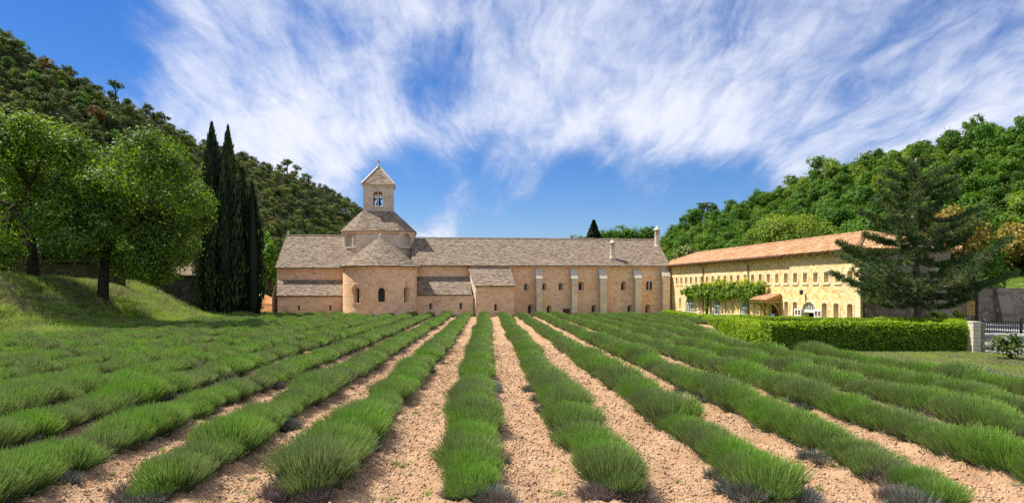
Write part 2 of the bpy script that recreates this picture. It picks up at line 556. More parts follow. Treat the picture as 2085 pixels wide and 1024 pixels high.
M['lavender'] = m_blade('lavender_stem', (0.070, 0.090, 0.040), (0.098, 0.172, 0.032), (0.215, 0.345, 0.062), (0.275, 0.38, 0.105))
M['lavender_grey'] = m_blade('lavender_grey_leaf', (0.10, 0.10, 0.085), (0.13, 0.145, 0.12), (0.19, 0.21, 0.18), (0.24, 0.24, 0.21), 0.15)
M['lavender_dry'] = m_blade('lavender_dry_stem', (0.08, 0.055, 0.05), (0.15, 0.11, 0.10), (0.24, 0.19, 0.16), (0.30, 0.24, 0.20), 0.1)
M['grass'] = m_blade('grass_blade', (0.05, 0.10, 0.010), (0.16, 0.27, 0.025), (0.32, 0.44, 0.06), (0.46, 0.52, 0.17), 0.45)
M['grass_dry'] = m_blade('dry_grass_blade', (0.09, 0.11, 0.03), (0.17, 0.18, 0.055), (0.33, 0.31, 0.14), (0.46, 0.40, 0.24), 0.3)


def m_soil():
    m, t = mat('soil')
    p = t.n('ShaderNodeNewGeometry').outputs['Position']
    a = t.noise(p, 1.1, 5.0, 0.6)
    c = t.mix(t.step(a, 0.3, 0.7), rgb((0.34, 0.205, 0.115)), rgb((0.44, 0.29, 0.175)))
    v = t.n('ShaderNodeTexVoronoi', {'Vector': p, 'Scale': 16.0, 'Randomness': 1.0})
    peb = t.step(v.outputs['Distance'], 0.12, 0.42, 1.0, 0.0)
    pick = t.n('ShaderNodeSeparateColor', {0: v.outputs['Color']}).outputs[0]
    c = t.mix(t.math('MULTIPLY', peb, t.step(pick, 0.35, 0.8, 0.0, 0.8)), c, rgb((0.56, 0.42, 0.29)))
    f = t.noise(p, 30.0, 6.0, 0.7)
    c = t.mix(t.step(f, 0.5, 0.75, 0.0, 0.6), c, rgb((0.24, 0.14, 0.075)))
    h = t.math('ADD', t.math('MULTIPLY', t.noise(p, 13.0, 6.0, 0.65), 1.0), t.math('MULTIPLY', peb, 0.4))
    bp = t.n('ShaderNodeBump', {'Height': h, 'Strength': 0.9, 'Distance': 0.06})
    b = t.n('ShaderNodeBsdfPrincipled', {'Base Color': c, 'Roughness': 0.95, 'Specular IOR Level': 0.05, 'Normal': bp.outputs[0]})
    out(t, b.outputs[0])
    return m


M['soil'] = m_soil()
M['clod'] = m_stone('soil_clod', [(0.0, (0.3496, 0.207, 0.115)), (0.5, (0.4232, 0.2714, 0.161)), (0.85, (0.4876, 0.3404, 0.2208)), (1.0, (0.5704, 0.4508, 0.3312))], nscale=4.0, bump=0.3)


def m_ground(name, a, b, c):
    m, t = mat(name)
    p = t.n('ShaderNodeNewGeometry').outputs['Position']
    n1 = t.noise(p, 0.35, 5.0, 0.6)
    n2 = t.noise(p, 3.0, 6.0, 0.7)
    col = t.mix(t.step(n1, 0.35, 0.65), rgb(a), rgb(b))
    col = t.mix(t.step(n2, 0.5, 0.75, 0.0, 0.7), col, rgb(c))
    bp = t.n('ShaderNodeBump', {'Height': n2, 'Strength': 0.8, 'Distance': 0.1})
    s = t.n('ShaderNodeBsdfPrincipled', {'Base Color': col, 'Roughness': 0.95, 'Specular IOR Level': 0.05, 'Normal': bp.outputs[0]})
    out(t, s.outputs[0])
    return m


M['turf'] = m_ground('turf', (0.11, 0.17, 0.028), (0.18, 0.23, 0.05), (0.30, 0.26, 0.12))
M['scrub_floor'] = m_ground('scrub_floor', (0.045, 0.055, 0.02), (0.075, 0.075, 0.03), (0.15, 0.13, 0.09))
M['wood_floor'] = m_ground('wood_floor', (0.035, 0.06, 0.015), (0.06, 0.09, 0.02), (0.09, 0.09, 0.035))

# ------------------------------------------------------------------ ground and hills
SLOPE = -0.007


def field_z(y):
    return SLOPE * np.clip(y, -120, 100)


def sstep(x, a, b):
    t = np.clip((x - a) / (b - a), 0, 1)
    return t * t * (3 - 2 * t)


def bank_h(x, y):
    foot = -24.2 + 0.5 * vnoise(np.zeros_like(y * 1.0), y * 1.0, 6.0, 5)
    H = np.interp(y, [-80, 20, 44, 54, 61, 66, 70, 76], [3.0, 3.1, 3.3, 3.3, 2.8, 1.6, 0.5, 0.0])
    lump = 0.22 * vnoise(x, y, 3.0, 6) + 0.10 * vnoise(x, y, 1.1, 8)
    s = sstep(foot - x, 0.0, 7.5)
    return s * (H + lump)


def ground_h(x, y):
    x, y = np.asarray(x, float), np.asarray(y, float)
    return field_z(y) + bank_h(x, y)


def grid_mesh(name, xs, ys, fz, m, smooth=True):
    X, Y = np.meshgrid(xs, ys)
    Z = fz(X, Y)
    V = np.stack([X, Y, Z], -1).reshape(-1, 3)
    ny, nx = X.shape
    i = (np.arange(ny - 1)[:, None] * nx + np.arange(nx - 1)[None, :]).ravel()
    Q = np.stack([i, i + 1, i + nx + 1, i + nx], -1)
    return np_mesh(name, V, Q, m, smooth=smooth)


XS = np.concatenate([np.linspace(-900, -60, 30), np.arange(-58, 46, 1.0), np.linspace(47, 900, 30)])
YS = np.concatenate([np.linspace(-200, -4, 30), np.arange(-3, 96, 1.0), np.linspace(97, 1500, 40)])
FX0, FX1, FY0, FY1 = -23.6, 17.5, 4.6, 73.2        # the lavender field


def base_h(x, y):
    inside = (x > FX0 + 0.6) & (x < np.interp(y, [4, 22, 25, 29, 40, 48, 52], [15.0, 15.0, 13.6, 11.4, 12.6, 14.4, 16.9])) & (y > FY0 + 0.9) & (y < FY1 - 0.8)
    return ground_h(x, y) - np.where(inside, 0.22, 0.0)


link('ground', grid_mesh('ground', XS, YS, base_h, M['turf']), kind='structure')

ROW_SP, ROW_X0, ROW_START, ROW_END = 1.9, -0.30, 8.35, 72.6


def row_x(k, y):
    return ROW_X0 + ROW_SP * k + 0.0016 * y


def soil_h(x, y):
    k = (x - ROW_X0) / ROW_SP
    ph = np.abs(k - np.round(k))                     # 0 on the row, 0.5 between the rows
    z = field_z(y) + 0.03 + 0.05 * np.cos(ph * 2 * np.pi)
    z = z + 0.045 * vnoise(x, y, 0.42, 1) + 0.052 * vnoise(x, y, 0.21, 2) + 0.042 * vnoise(x, y, 0.11, 3)
    e = np.minimum(np.minimum(x - FX0, FX1 - x), np.minimum(y - FY0, FY1 - y))
    return z - 0.25 * np.clip(1 - e / 0.5, 0, 1) - 0.3 * sstep(x - np.interp(y, [4, 22, 25, 29, 40, 48, 52], [15.6, 15.6, 14.2, 12.0, 13.2, 15.0, 17.6]), 0.0, 0.5)


sx = np.arange(FX0, FX1 + 0.01, 0.08)
sy = [FY0]
while sy[-1] < FY1:
    sy.append(sy[-1] + 0.0072 * max(sy[-1], 7.0))
link('field_soil', grid_mesh('field_soil', sx, np.array(sy), soil_h, M['soil']), kind='structure')


class Ruled:
    def __init__(s, foot, ridge, seed, amp, curve=1.0):
        s.f, s.r = np.array(foot, float), np.array(ridge, float)
        s.k = np.linspace(0, 1, len(foot))
        s.seed, s.amp, s.curve = seed, amp, curve

    def at(s, u, t):
        u, t = np.asarray(u, float), np.asarray(t, float)
        f = np.stack([np.interp(u, s.k, s.f[:, i]) for i in range(3)], -1)
        r = np.stack([np.interp(u, s.k, s.r[:, i]) for i in range(3)], -1)
        tt = t[..., None]
        p = f + (r - f) * tt
        tc = np.clip(t, 0, 1)
        z = f[..., 2] + (r[..., 2] - f[..., 2]) * tc ** s.curve - np.clip(t - 1, 0, None) * 25.0
        n = s.amp * (vnoise(p[..., 0], p[..., 1], 16.0, s.seed) + 0.5 * vnoise(p[..., 0], p[..., 1], 6.0, s.seed + 1))
        p[..., 2] = z + n * np.clip(t * 4, 0, 1)
        return p

    def mesh(s, name, m, nu=150, nt=46, t1=1.35):
        U, T = np.meshgrid(np.linspace(0, 1, nu), np.linspace(-0.08, t1, nt))
        P = s.at(U, T)
        P[0, :, 2] -= 2.0
        V = P.reshape(-1, 3)
        i = (np.arange(nt - 1)[:, None] * nu + np.arange(nu - 1)[None, :]).ravel()
        Q = np.stack([i, i + 1, i + nu + 1, i + nu], -1)
        return np_mesh(name, V, Q, m, smooth=True)


HILL_L = Ruled([(-50, -60, 2.5), (-49, 20, 2.8), (-47, 75, 1.5), (-44, 100, 0), (-40, 125, -.5), (-34, 155, -.7), (-26, 190, -.7), (-16, 230, -.7), (-5, 270, -.7), (20, 300, -.7)],
               [(-112, -60, 46), (-106, 50, 47), (-92, 128, 47.5), (-81.4, 150, 42.5), (-76, 180, 40.5), (-61, 220, 38), (-46.6, 260, 31.5), (-30, 300, 17.5), (-8, 320, 8), (30, 340, 4)], 21, 1.3)
HILL_R = Ruled([(64, -60, .3), (58, 25, 2.0), (50, 62, 2.3), (37, 90, 1.0), (33, 102, 0), (30, 115, -.5), (27, 130, -.6), (20, 150, -.7), (10, 175, -.7), (-15, 200, -.7)],
               [(140, -60, 30), (105, 25, 27), (72, 90, 22.5), (70, 118, 23.5), (61, 140, 20.5), (51, 160, 17.0), (45, 180, 11.5), (33, 215, 6.5), (20, 240, 4.0), (-10, 260, 1.5)], 31, 0.9, 0.9)
link('hillside', HILL_L.mesh('hillside', M['scrub_floor']), kind='structure')
link('hillside', HILL_R.mesh('hillside', M['wood_floor']), kind='structure')

# road, gravel path, terrace on the right
mb = MB()
rd = [((21.3, 29.2), (24.2, 28.2)), ((23.2, 33.5), (28.5, 33.0)), ((26.0, 38.0), (36.0, 37.0)), ((29.5, 44.0), (46.0, 42.0)), ((34.0, 52.0), (56.0, 48.0)), ((38.0, 57.6), (60.0, 57.6))]
for (a, b), (c, d) in zip(rd[:-1], rd[1:]):
    mb.quad([(a[0], a[1], field_z(a[1]) + .03), (b[0], b[1], field_z(b[1]) + .03), (d[0], d[1], field_z(d[1]) + .03), (c[0], c[1], field_z(c[1]) + .03)])
mb.build('road', M['asphalt'], kind='structure')
mb = MB()
mb.quad([(-33, 73.6, -.49), (-23.2, 73.6, -.49), (-23.6, 78.5, -.49), (-33, 80, -.49)])
mb.build('path', M['concrete'], kind='structure')
mb = MB()
mb.box((-1.5, 73.55, -0.46), (42, 0.16, 0.16))
mb.build('field_kerb', M['grey_wood'], kind='structure')
ty = np.linspace(58.3, 92, 24)
tx = np.linspace(36, 90, 30)
link('terrace', grid_mesh('terrace', tx, ty, lambda x, y: 2.35 + 0.10 * (y - 58.3) + 0.06 * np.clip(x - 42, 0, 60) + 0.15 * vnoise(x, y, 4.0, 9) - 4.0 * np.clip(1 - (x - 36) / 2.0, 0, 1), M['turf']), kind='structure')

# ------------------------------------------------------------------ masonry tools
AB_O, AB_A = Vector((0, 77, 0)), math.radians(5.7)
CA, SA = math.cos(AB_A), math.sin(AB_A)
GZ = -0.60


def _ray(px, py):
    return (px - CX) / F, 1.0, (CY - py) / F


def loc_v(px, py, v):
    """photo pixel -> abbey coordinates on the plane at depth v"""
    x, y, z = _ray(px, py)
    t = (v + 77 * CA) / (-x * SA + y * CA)
    X, Y, Z = x * t, y * t, CAMZ + z * t
    return X * CA + (Y - 77) * SA, v, Z


def loc_u(px, py, u):
    """photo pixel -> abbey coordinates on the plane u"""
    x, y, z = _ray(px, py)
    t = (u + 77 * SA) / (x * CA + y * SA)
    X, Y, Z = x * t, y * t, CAMZ + z * t
    return u, -X * SA + (Y - 77) * CA, Z


def abbey_pt(u, v, w):
    return Vector((u * CA - v * SA, 77 + u * SA + v * CA, w))


class Op:
    """an opening in a wall: centre s, half width, sill z, top z, rise of its arch"""
    def __init__(s, sc, hw, zb, zt, rise=None):
        s.s, s.hw, s.zb, s.zt = sc, hw, zb, zt
        s.r = hw if rise is None else rise

    def half(s, z):
        if z < s.zb or z > s.zt:
            return 0.0
        k = z - (s.zt - s.r)
        if k <= 0 or s.r <= 0:
            return s.hw
        return s.hw * math.sqrt(max(0.0, 1 - (k / s.r) ** 2))

    def outline(s, grow=0.0, n=8):
        hw, r, zt = s.hw + grow, (s.r + grow if s.r > 0 else 0), s.zt + grow
        zs = zt - r
        pts = [(s.s - hw, s.zb), (s.s - hw, s.zb + (zs - s.zb) * 0.5), (s.s - hw, zs)]
        if r > 0:
            for i in range(1, n):
                a = math.pi * (1 - i / n)
                pts.append((s.s + hw * math.cos(a), zs + r * math.sin(a)))
        pts += [(s.s + hw, zs), (s.s + hw, s.zb + (zs - s.zb) * 0.5), (s.s + hw, s.zb)]
        return pts


def cut(lo, hi, ops, z):
    iv = [(lo, hi)]
    for o in ops:
        h = o.half(z)
        if h <= 0:
            continue
        nx = []
        for a, b in iv:
            if o.s + h <= a or o.s - h >= b:
                nx.append((a, b))
                continue
            if o.s - h > a:
                nx.append((a, o.s - h))
            if o.s + h < b:
                nx.append((o.s + h, b))
        iv = nx
    return iv


def masonry(P, lo, hi, z0, z1, ops, ch=0.27, sw=(0.32, 0.62), proud=0.018, gap=0.010, rng=None, curve_step=None, jitter=0.0):
    """coursed stones standing a little proud of a mortar bed; both leave the openings free"""
    rng = rng or RNG
    st, bk = MB(), MB()
    lof = lo if callable(lo) else (lambda z: lo)
    hif = hi if callable(hi) else (lambda z: hi)
    z = z0
    while z < z1 - 0.02:
        h = min(ch * rng.uniform(0.8, 1.2), z1 - z)
        if z1 - (z + h) < 0.09:
            h = z1 - z
        zm = z + h / 2
        for a, b in cut(lof(zm), hif(zm), ops, zm):
            s = a
            while s < b - 0.01:
                w = rng.uniform(*sw)
                if b - (s + w) < sw[0] * 0.6:
                    w = b - s
                e = min(b, s + w)
                d = proud * rng.uniform(0.35, 1.0)
                g = gap / 2
                j = lambda: rng.uniform(-jitter, jitter) * h
                c = [(s + g, z + g + j()), (e - g, z + g + j()), (e - g, z + h - g + j()), (s + g, z + h - g + j())]
                if e - s > 3 * gap:
                    st.hexa([P(x, y, -0.03) for x, y in c], [P(x, y, d) for x, y in c], float(rng.uniform(0, 1)), back=False)
                s = e
        z += h
    dz = 0.09
    z = z0
    while z < z1 - 1e-4:
        h = min(dz, z1 - z)
        zm = z + h / 2
        for a, b in cut(lof(zm), hif(zm), ops, zm):
            n = 1 if curve_step is None else max(1, int((b - a) / curve_step))
            for i in range(n):
                s0, s1 = a + (b - a) * i / n, a + (b - a) * (i + 1) / n
                bk.quad([P(s0, z, 0), P(s1, z, 0), P(s1, z + h, 0), P(s0, z + h, 0)])
        z += h
    return st, bk


def wall(parent, name, P, lo, hi, z0, z1, ops=(), m='ashlar', mm='mortar', **k):
    st, bk = masonry(P, lo, hi, z0, z1, list(ops), **k)
    w = bk.build(name, M[mm], parent)
    st.build('stonework', M[m], w, kind='stuff')
    return w


def window(parent, P, o, depth=0.4, ring=0.16, m='pale_stone', bars=None, name='window', pane='glass', sill=True, reveal=None, ring_d=0.035, nbar=(1, 3), bm='iron', label=None, slit=0.0):
    """an opening with its ring of stones, splayed reveal, pane, sill and glazing bars"""
    inner = o.outline()
    mb = MB()
    if ring > 0:
        outer = o.outline(ring)
        outer[0] = (outer[0][0], o.zb)
        outer[-1] = (outer[-1][0], o.zb)
        for i in range(len(inner) - 1):
            a, b, c, d = inner[i], inner[i + 1], outer[i + 1], outer[i]
            sh = lambda p, q, f: (p[0] + (q[0] - p[0]) * f, p[1] + (q[1] - p[1]) * f)
            a2, b2, c2, d2 = sh(a, b, .03), sh(b, a, .03), sh(c, d, .03), sh(d, c, .03)
            dd = ring_d * RNG.uniform(0.7, 1.1)
            mb.hexa([P(x, z, -.03) for x, z in (a2, b2, c2, d2)], [P(x, z, dd) for x, z in (a2, b2, c2, d2)], float(RNG.uniform(0, 1)), back=False)
    for i in range(len(inner) - 1):
        a, b = inner[i], inner[i + 1]
        mb.quad([P(*a, .0), P(*b, .0), P(*b, -depth), P(*a, -depth)], 0.5, 1 if reveal else 0)
    a, b = inner[-1], inner[0]
    mb.quad([P(*a, .0), P(*b, .0), P(*b, -depth), P(*a, -depth)], 0.5, 1 if reveal else 0)
    w = mb.build(name, [M[m], M[reveal or m]], parent)
    if label:
        w['label'] = label
    pn = MB()
    pn.quad([P(x, z, -depth + .02) for x, z in inner])
    if slit:                # the light itself is a narrow slit in the stone at the back of the recess
        pn.build('inner_wall', M['drum_stone'], w)
        so = Op(o.s - o.hw * .12, o.hw * slit, o.zb + .06, o.zt - o.hw * .55)
        sm = MB()
        sm.quad([P(x, z, -depth + .026) for x, z in so.outline()])
        sm.build('pane', M[pane], w)
    else:
        pn.build('pane', M[pane], w)
    if sill:
        sb = MB()
        s0, s1 = o.s - o.hw - ring * 0.8, o.s + o.hw + ring * 0.8
        c = [(s0, o.zb - .11), (s1, o.zb - .11), (s1, o.zb - .005), (s0, o.zb - .005)]
        sb.hexa([P(x, z, -.03) for x, z in c], [P(x, z, .07) for x, z in c], 0.8)
        sb.build('sill', M[m], w)
    if bars:
        fb = MB()
        d0, d1 = -depth + .03, -depth + .07
        tw = bars
        for i in range(1, nbar[0] + 1):
            x = o.s - o.hw + 2 * o.hw * i / (nbar[0] + 1)
            zt = o.zt - 0.02
            if o.r > 0:
                q = (x - o.s) / o.hw
                zt = o.zt - o.r + o.r * math.sqrt(max(0, 1 - q * q))
            c = [(x - tw / 2, o.zb), (x + tw / 2, o.zb), (x + tw / 2, zt), (x - tw / 2, zt)]
            fb.hexa([P(a_, b_, d0) for a_, b_ in c], [P(a_, b_, d1) for a_, b_ in c])
        for i in range(1, nbar[1] + 1):
            z = o.zb + (o.zt - o.zb) * i / (nbar[1] + 1)
            h = o.half(z)
            c = [(o.s - h, z - tw / 2), (o.s + h, z - tw / 2), (o.s + h, z + tw / 2), (o.s - h, z + tw / 2)]
            fb.hexa([P(a_, b_, d0) for a_, b_ in c], [P(a_, b_, d1 + .004) for a_, b_ in c])
        if bm == 'white':       # painted frame round the pane
            pts = o.outline(0)
            pin = o.outline(-0.055)
            for i in range(len(pts) - 1):
                c = [pts[i], pts[i + 1], pin[i + 1], pin[i]]
                fb.hexa([P(a_, b_, d0) for a_, b_ in c], [P(a_, b_, d1 + .01) for a_, b_ in c])
        fb.build('glazing_bars', M[bm], w)
    return w


def slab_roof(mb, Q, n_len, width, expo, length, thick=0.045, rng=None, swap=0.25, tint=(0, 1)):
    """Q(a,b,d): point across a (0..1), up the slope b (0..1), d above it.  Lays overlapping stone slabs."""
    rng = rng or RNG
    nb = max(1, int(round(length / expo)))
    for i in range(nb):
        b0, b1 = i / nb, min(1.0, (i + 1.35) / nb)
        wlen = width((i + .5) / nb)
        a = 0.0
        st = rng.uniform(0.2, 0.6) * expo
        while a < 1 - 1e-4:
            w = rng.uniform(0.7, 1.9) * expo * 1.15 / max(wlen, 1e-3)
            if 1 - (a + w) < 0.4 * expo / max(wlen, 1e-3):
                w = 1 - a
            e = min(1, a + w)
            k = rng.uniform(0.75, 1.5) * thick
            db = rng.uniform(-.14, .08) / nb * 0.8
            g = 0.006 / max(wlen, .01)
            lo_b = max(-0.01, b0 + db)
            c = [(a + g, lo_b), (e - g, lo_b + rng.uniform(-.06, .06) / nb), (e - g, b1), (a + g, b1)]
            top = [k + .012, k + .012 + rng.uniform(-.008, .012), 0.014, 0.014]
            mb.hexa([Q(x, y, 0.0) for x, y in c], [Q(x, y, t_) for (x, y), t_ in zip(c, top)], float(rng.uniform(*tint)), back=False)
            a = e


def patch(A, B, C, D):
    """bilinear patch: A left eave, B right eave, C right top, D left top"""
    A, B, C, D = (Vector(p) for p in (A, B, C, D))
    nrm = (B - A).cross(D - A)
    if nrm.length < 1e-6:
        nrm = (B - A).cross(C - A)
    nrm.normalize()

    def q(a, b, d):
        return tuple(A * ((1 - a) * (1 - b)) + B * (a * (1 - b)) + C * (a * b) + D * ((1 - a) * b) + nrm * d)
    return q, (lambda b: (A.lerp(D, b) - B.lerp(C, b)).length), ((D + C) / 2 - (A + B) / 2).length


def lauze_plane(parent, name, A, B, C, D, deck=0.10, expo=0.21, holes=None):
    q, w, ln = patch(A, B, C, D)
    dk = MB()
    dk.hexa([q(0, 0, -deck), q(1, 0, -deck), q(1, 1, -deck), q(0, 1, -deck)], [q(0, 0, 0), q(1, 0, 0), q(1, 1, 0), q(0, 1, 0)], 0.3)
    r = dk.build(name, M['lauze'], parent)
    sl = MB()
    slab_roof(sl, q, 0, w, expo, ln)
    sl.build('stone_slabs', M['lauze'], r, kind='stuff')
    return r


def ridge(parent, pts_a, pts_b, w=0.2, h=0.13, step=0.5, name='ridge_cap', m='drum_stone'):
    a, b = Vector(pts_a), Vector(pts_b)
    n = max(1, int((b - a).length / step))
    mb = MB()
    for i in range(n):
        p, q = a.lerp(b, (i + .02) / n), a.lerp(b, (i + .98) / n)
        o = Vector((0, 0, RNG.uniform(-.015, .02)))
        mb.bar(p + o, q + o, w * RNG.uniform(.9, 1.1), h, tint=float(RNG.uniform(0, 1)))
    return mb.build(name, M[m], parent, kind='stuff')

# ------------------------------------------------------------------ the abbey: church on the left, long range on the right
church = thing('abbey_church', 'pale stone church with a round apse, octagonal crossing tower and small bell turret', 'church', AB_O, AB_A)
rang = thing('monastery_range', 'long two storey stone monastery range with buttresses and a grey stone slab roof', 'monastery', AB_O, AB_A)


def front(v):
    return lambda s, z, d: (s, v - d, z)


def U(px, v=0.0):
    return loc_v(px, 600, v)[0]


def Z(py, px, v=0.0):
    return loc_v(px, py, v)[2]


def op(x0, x1, yt, yb, v, rise=None):
    sc = (U(x0, v) + U(x1, v)) / 2
    hw = (U(x1, v) - U(x0, v)) / 2
    px = (x0 + x1) / 2
    return Op(sc, hw, Z(yb, px, v), Z(yt, px, v), rise)


# --- long range (front plane v = 0)
ea_z = Z(541.5, 1200)
uL, uS, uR = U(848), U(955), U(1362)
RV, RZ = 4.75, Z(487.5, 1150, 4.75)
up = [op(1066.5, 1076, 576.5, 592, 0), op(1103.5, 1112, 576, 591.5, 0), op(1137, 1146.5, 575, 591.3, 0), op(1177.5, 1188.5, 572.5, 591.5, 0), op(1264.5, 1274.5, 571.5, 591.5, 0)]
bif = [op(1316, 1320.8, 572.5, 591, 0), op(1323, 1327.8, 572.5, 591, 0)]
low = [op(1074, 1085.5, 619.5, 639, 0), op(1113, 1122.5, 621, 640.5, 0), op(1204, 1215.5, 620, 640.5, 0), op(1277.5, 1287, 620.5, 640.5, 0), op(1313.5, 1324, 619.5, 640.5, 0)]
dr = op(1146, 1160, 628, 646, 0, 0.0)
wall(rang, 'front_wall', front(0), uS, uR, GZ, ea_z - .05, up + bif + low + [dr], ch=0.25)
for o in up + low:
    window(rang, front(0), o, 0.36, 0.13, 'ashlar', slit=.48)
for o in bif:
    window(rang, front(0), o, 0.35, 0.06, 'drum_stone', bars=None)
mb = MB()
for i in range(4):
    x0 = dr.s - dr.hw + 2 * dr.hw * i / 4
    mb.box((x0 + dr.hw / 4, 0.2, (dr.zb + dr.zt) / 2), (dr.hw / 2 - .015, .06, dr.zt - dr.zb), tint=.5)
d_ = mb.build('door', M['door_wood'], rang)
mb = MB()
mb.box((dr.s, .1, dr.zt + .1), (dr.hw * 2 + .5, .3, .2))
mb.build('lintel', M['pale_stone'], d_)
mb = MB()
mb.lathe((dr.s + .05, .15, (dr.zb + dr.zt) / 2), [(.05, -.05), (.07, 0), (.05, .05)], 8)
mb.build('handle', M['iron'], d_)
# roof, both slopes
OV = -0.38
eA, eB = (U(845, OV) - 0.4, OV, ea_z), (uR + .12, OV, ea_z)
rD, rC = (uL - 0.5, RV, RZ), (uR + .12, RV, RZ)
uSr = uS
lerp = lambda a, b, f: tuple(a[i] + (b[i] - a[i]) * f for i in range(3))
fS = (uSr - eA[0]) / (eB[0] - eA[0])
eS, rS = lerp(eA, eB, fS), lerp(rD, rC, fS)
lauze_plane(rang, 'roof', eS, eB, rC, rS)
mb = MB()
mb.hexa([(uS, RV, RZ - .1), (uR + .12, RV, RZ - .1), (uR + .12, 2 * RV + .4, ea_z - .1), (uS, 2 * RV + .4, ea_z - .1)],
        [(uS, RV, RZ), (uR + .12, RV, RZ), (uR + .12, 2 * RV + .4, ea_z), (uS, 2 * RV + .4, ea_z)], .4)
mb.build('rear_roof', M['lauze'], rang)
ridge(rang, (uS, RV, RZ + .08), (uR + .1, RV, RZ + .08))
# cornice under the eaves
mb = MB()
n = 60
for i in range(n):
    a, b = uS + (uR - uS) * i / n, uS + (uR - uS) * (i + 1) / n
    mb.box(((a + b) / 2, -.10, ea_z - .16), (b - a - .01, .26, .14), tint=float(RNG.uniform(0, 1)))
mb.build('cornice', M['ashlar'], rang, kind='stuff')
# side and back walls
mb = MB()
mb.quad([(uR, 0.0, GZ), (uR, 2 * RV, GZ), (uR, 2 * RV, ea_z), (uR, RV, RZ - .1), (uR, 0.0, ea_z)])
mb.quad([(uR, 2 * RV, GZ), (uS, 2 * RV, GZ), (uS, 2 * RV, ea_z), (uR, 2 * RV, ea_z)])
mb.build('rear_wall', M['ashlar'], rang)
# buttresses
for (x0, x1, yt, yc, wide) in ((1092.5, 1104.0, 547, 567, 1), (1164.5, 1176.0, 547, 567, 1), (1222.5, 1235.5, 547, 567, 1), (1294.0, 1306.5, 548, 566, 1), (1350.0, 1364.5, 546, 562, 1)):
    D = 0.95
    a, b = U(x0, -D), U(x1, -D)
    zc, zt = Z(yc, (x0 + x1) / 2, -D), Z(yt, (x0 + x1) / 2, -.05)
    p = wall(rang, 'buttress', front(-D), a, b, GZ, zc, ch=.27, sw=(.3, .6), m='buttress_stone')
    for sgn, uu in ((-1, a), (1, b)):
        Ps = (lambda s, z, d, uu=uu, sgn=sgn: (uu + sgn * d, s, z))
        st, bk = masonry(Ps, -D, 0.0, GZ, zc, [], ch=.27, sw=(.3, .5))
        bk.build('side_face', M['mortar'], p)
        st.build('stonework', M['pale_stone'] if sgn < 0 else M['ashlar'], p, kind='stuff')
    cp = MB()
    k = 4
    for i in range(k):      # stepped weathering stones of the cap
        f0, f1 = i / k, (i + 1) / k
        y0, y1 = -D - .06 + f0 * (D - .1), -.02
        z0, z1 = zc + (zt - zc) * f0, zc + (zt - zc) * f1
        sl = (D - .1) / k
        cp.hexa([(a - .05, y0, z0), (b + .05, y0, z0), (b + .05, y1, z0), (a - .05, y1, z0)],
                [(a - .05, y0 + sl * .8, z1 - .01), (b + .05, y0 + sl * .8, z1 - .01), (b + .05, y1, z1 - .01), (a - .05, y1, z1 - .01)], float(RNG.uniform(.5, 1)))
    cp.build('buttress_cap', M['pale_stone'], p)


def chimney(px, py_base, py_top, v, wpx, square_h):
    u, _, zb = loc_v(px, py_base, v)
    zt = loc_v(px, py_top, v)[2]
    H = zt - zb
    r = wpx / 2 * (77 + v) / F
    mb = MB()
    mb.box((u, v, zb + H * .06 - .25), (r * 2.5, r * 2.5, H * .16 + .5), tint=.6)
    mb.lathe((u, v, zb), [(r * 1.3, H * .14), (r * 1.02, H * .2), (r * .95, H * .56), (r * 1.12, H * .58), (r * 1.12, H * .61)], 12, .7)
    c = mb.build('chimney', M['pale_stone'], rang)
    mb = MB()
    for i in range(6):
        a = 2 * math.pi * (i + .5) / 6
        mb.box((u + math.cos(a) * r * .82, v + math.sin(a) * r * .82, zb + H * .70), (r * .42, r * .34, H * .18), a, tint=.6)
    mb.lathe((u, v, zb), [(r * .4, H * .6), (r * .4, H * .8)], 8, .1)
    mb.build('lantern', M['pale_stone'], c)
    mb = MB()
    mb.lathe((u, v, zb), [(r * 1.3, H * .785), (r * 1.25, H * .81), (r * .2, H * .95), (r * .1, H * .96), (r * .2, H * .975), (r * .05, H)], 12, .8)
    mb.build('chimney_cap', M['pale_stone'], c)


chimney(1247, 531, 485.5, 0.95, 9.5, 1)
chimney(1338, 509, 458, 3.6, 10.5, 1)

# --- annexe: a gabled block with a splayed bright side wall, standing in front of the range
AD = 3.6
zA0, zA1 = Z(543, 990), Z(582, 1010, -AD)
b0, b1 = (U(954), -0.0), (U(1036), -0.0)
f0, f1 = (U(969, -AD), -AD), (U(1046.5, -AD), -AD)
annex = thing('stone_annexe', 'square stone annexe with a lean-to slab roof and one tiny window, against the long range', 'annexe', AB_O, AB_A)
aw = op(1006.5, 1012.5, 618.5, 634, -AD)
wall(annex, 'front_wall', front(-AD), f0[0], f1[0], GZ, zA1 - .08, [aw], ch=.27)
window(annex, front(-AD), aw, .35, .12, 'ashlar', slit=.5)
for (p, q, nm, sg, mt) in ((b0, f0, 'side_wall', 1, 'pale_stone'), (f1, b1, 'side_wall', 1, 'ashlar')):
    dx, dy = q[0] - p[0], q[1] - p[1]
    L_ = math.hypot(dx, dy)
    dx, dy = dx / L_, dy / L_
    nx, ny = dy, -dx                     # outward
    Pw = (lambda s, z, d, p=p, dx=dx, dy=dy, nx=nx, ny=ny: (p[0] + dx * s + nx * d, p[1] + dy * s + ny * d, z))
    if p is b0:
        lo = lambda z: (max(0.0, (z - zA1) / (zA0 - zA1)) and 0.0)
        hi = lambda z, L_=L_: L_ * min(1.0, max(0.0, 1 - (z - zA1) / (zA0 - zA1)))
    else:
        lo = lambda z, L_=L_: L_ * max(0.0, (z - zA1) / (zA0 - zA1))
        hi = L_
    wall(annex, nm, Pw, lo, hi, GZ, zA0 - .08, m=mt, ch=.27, sw=(.4, .7))
ov = .14
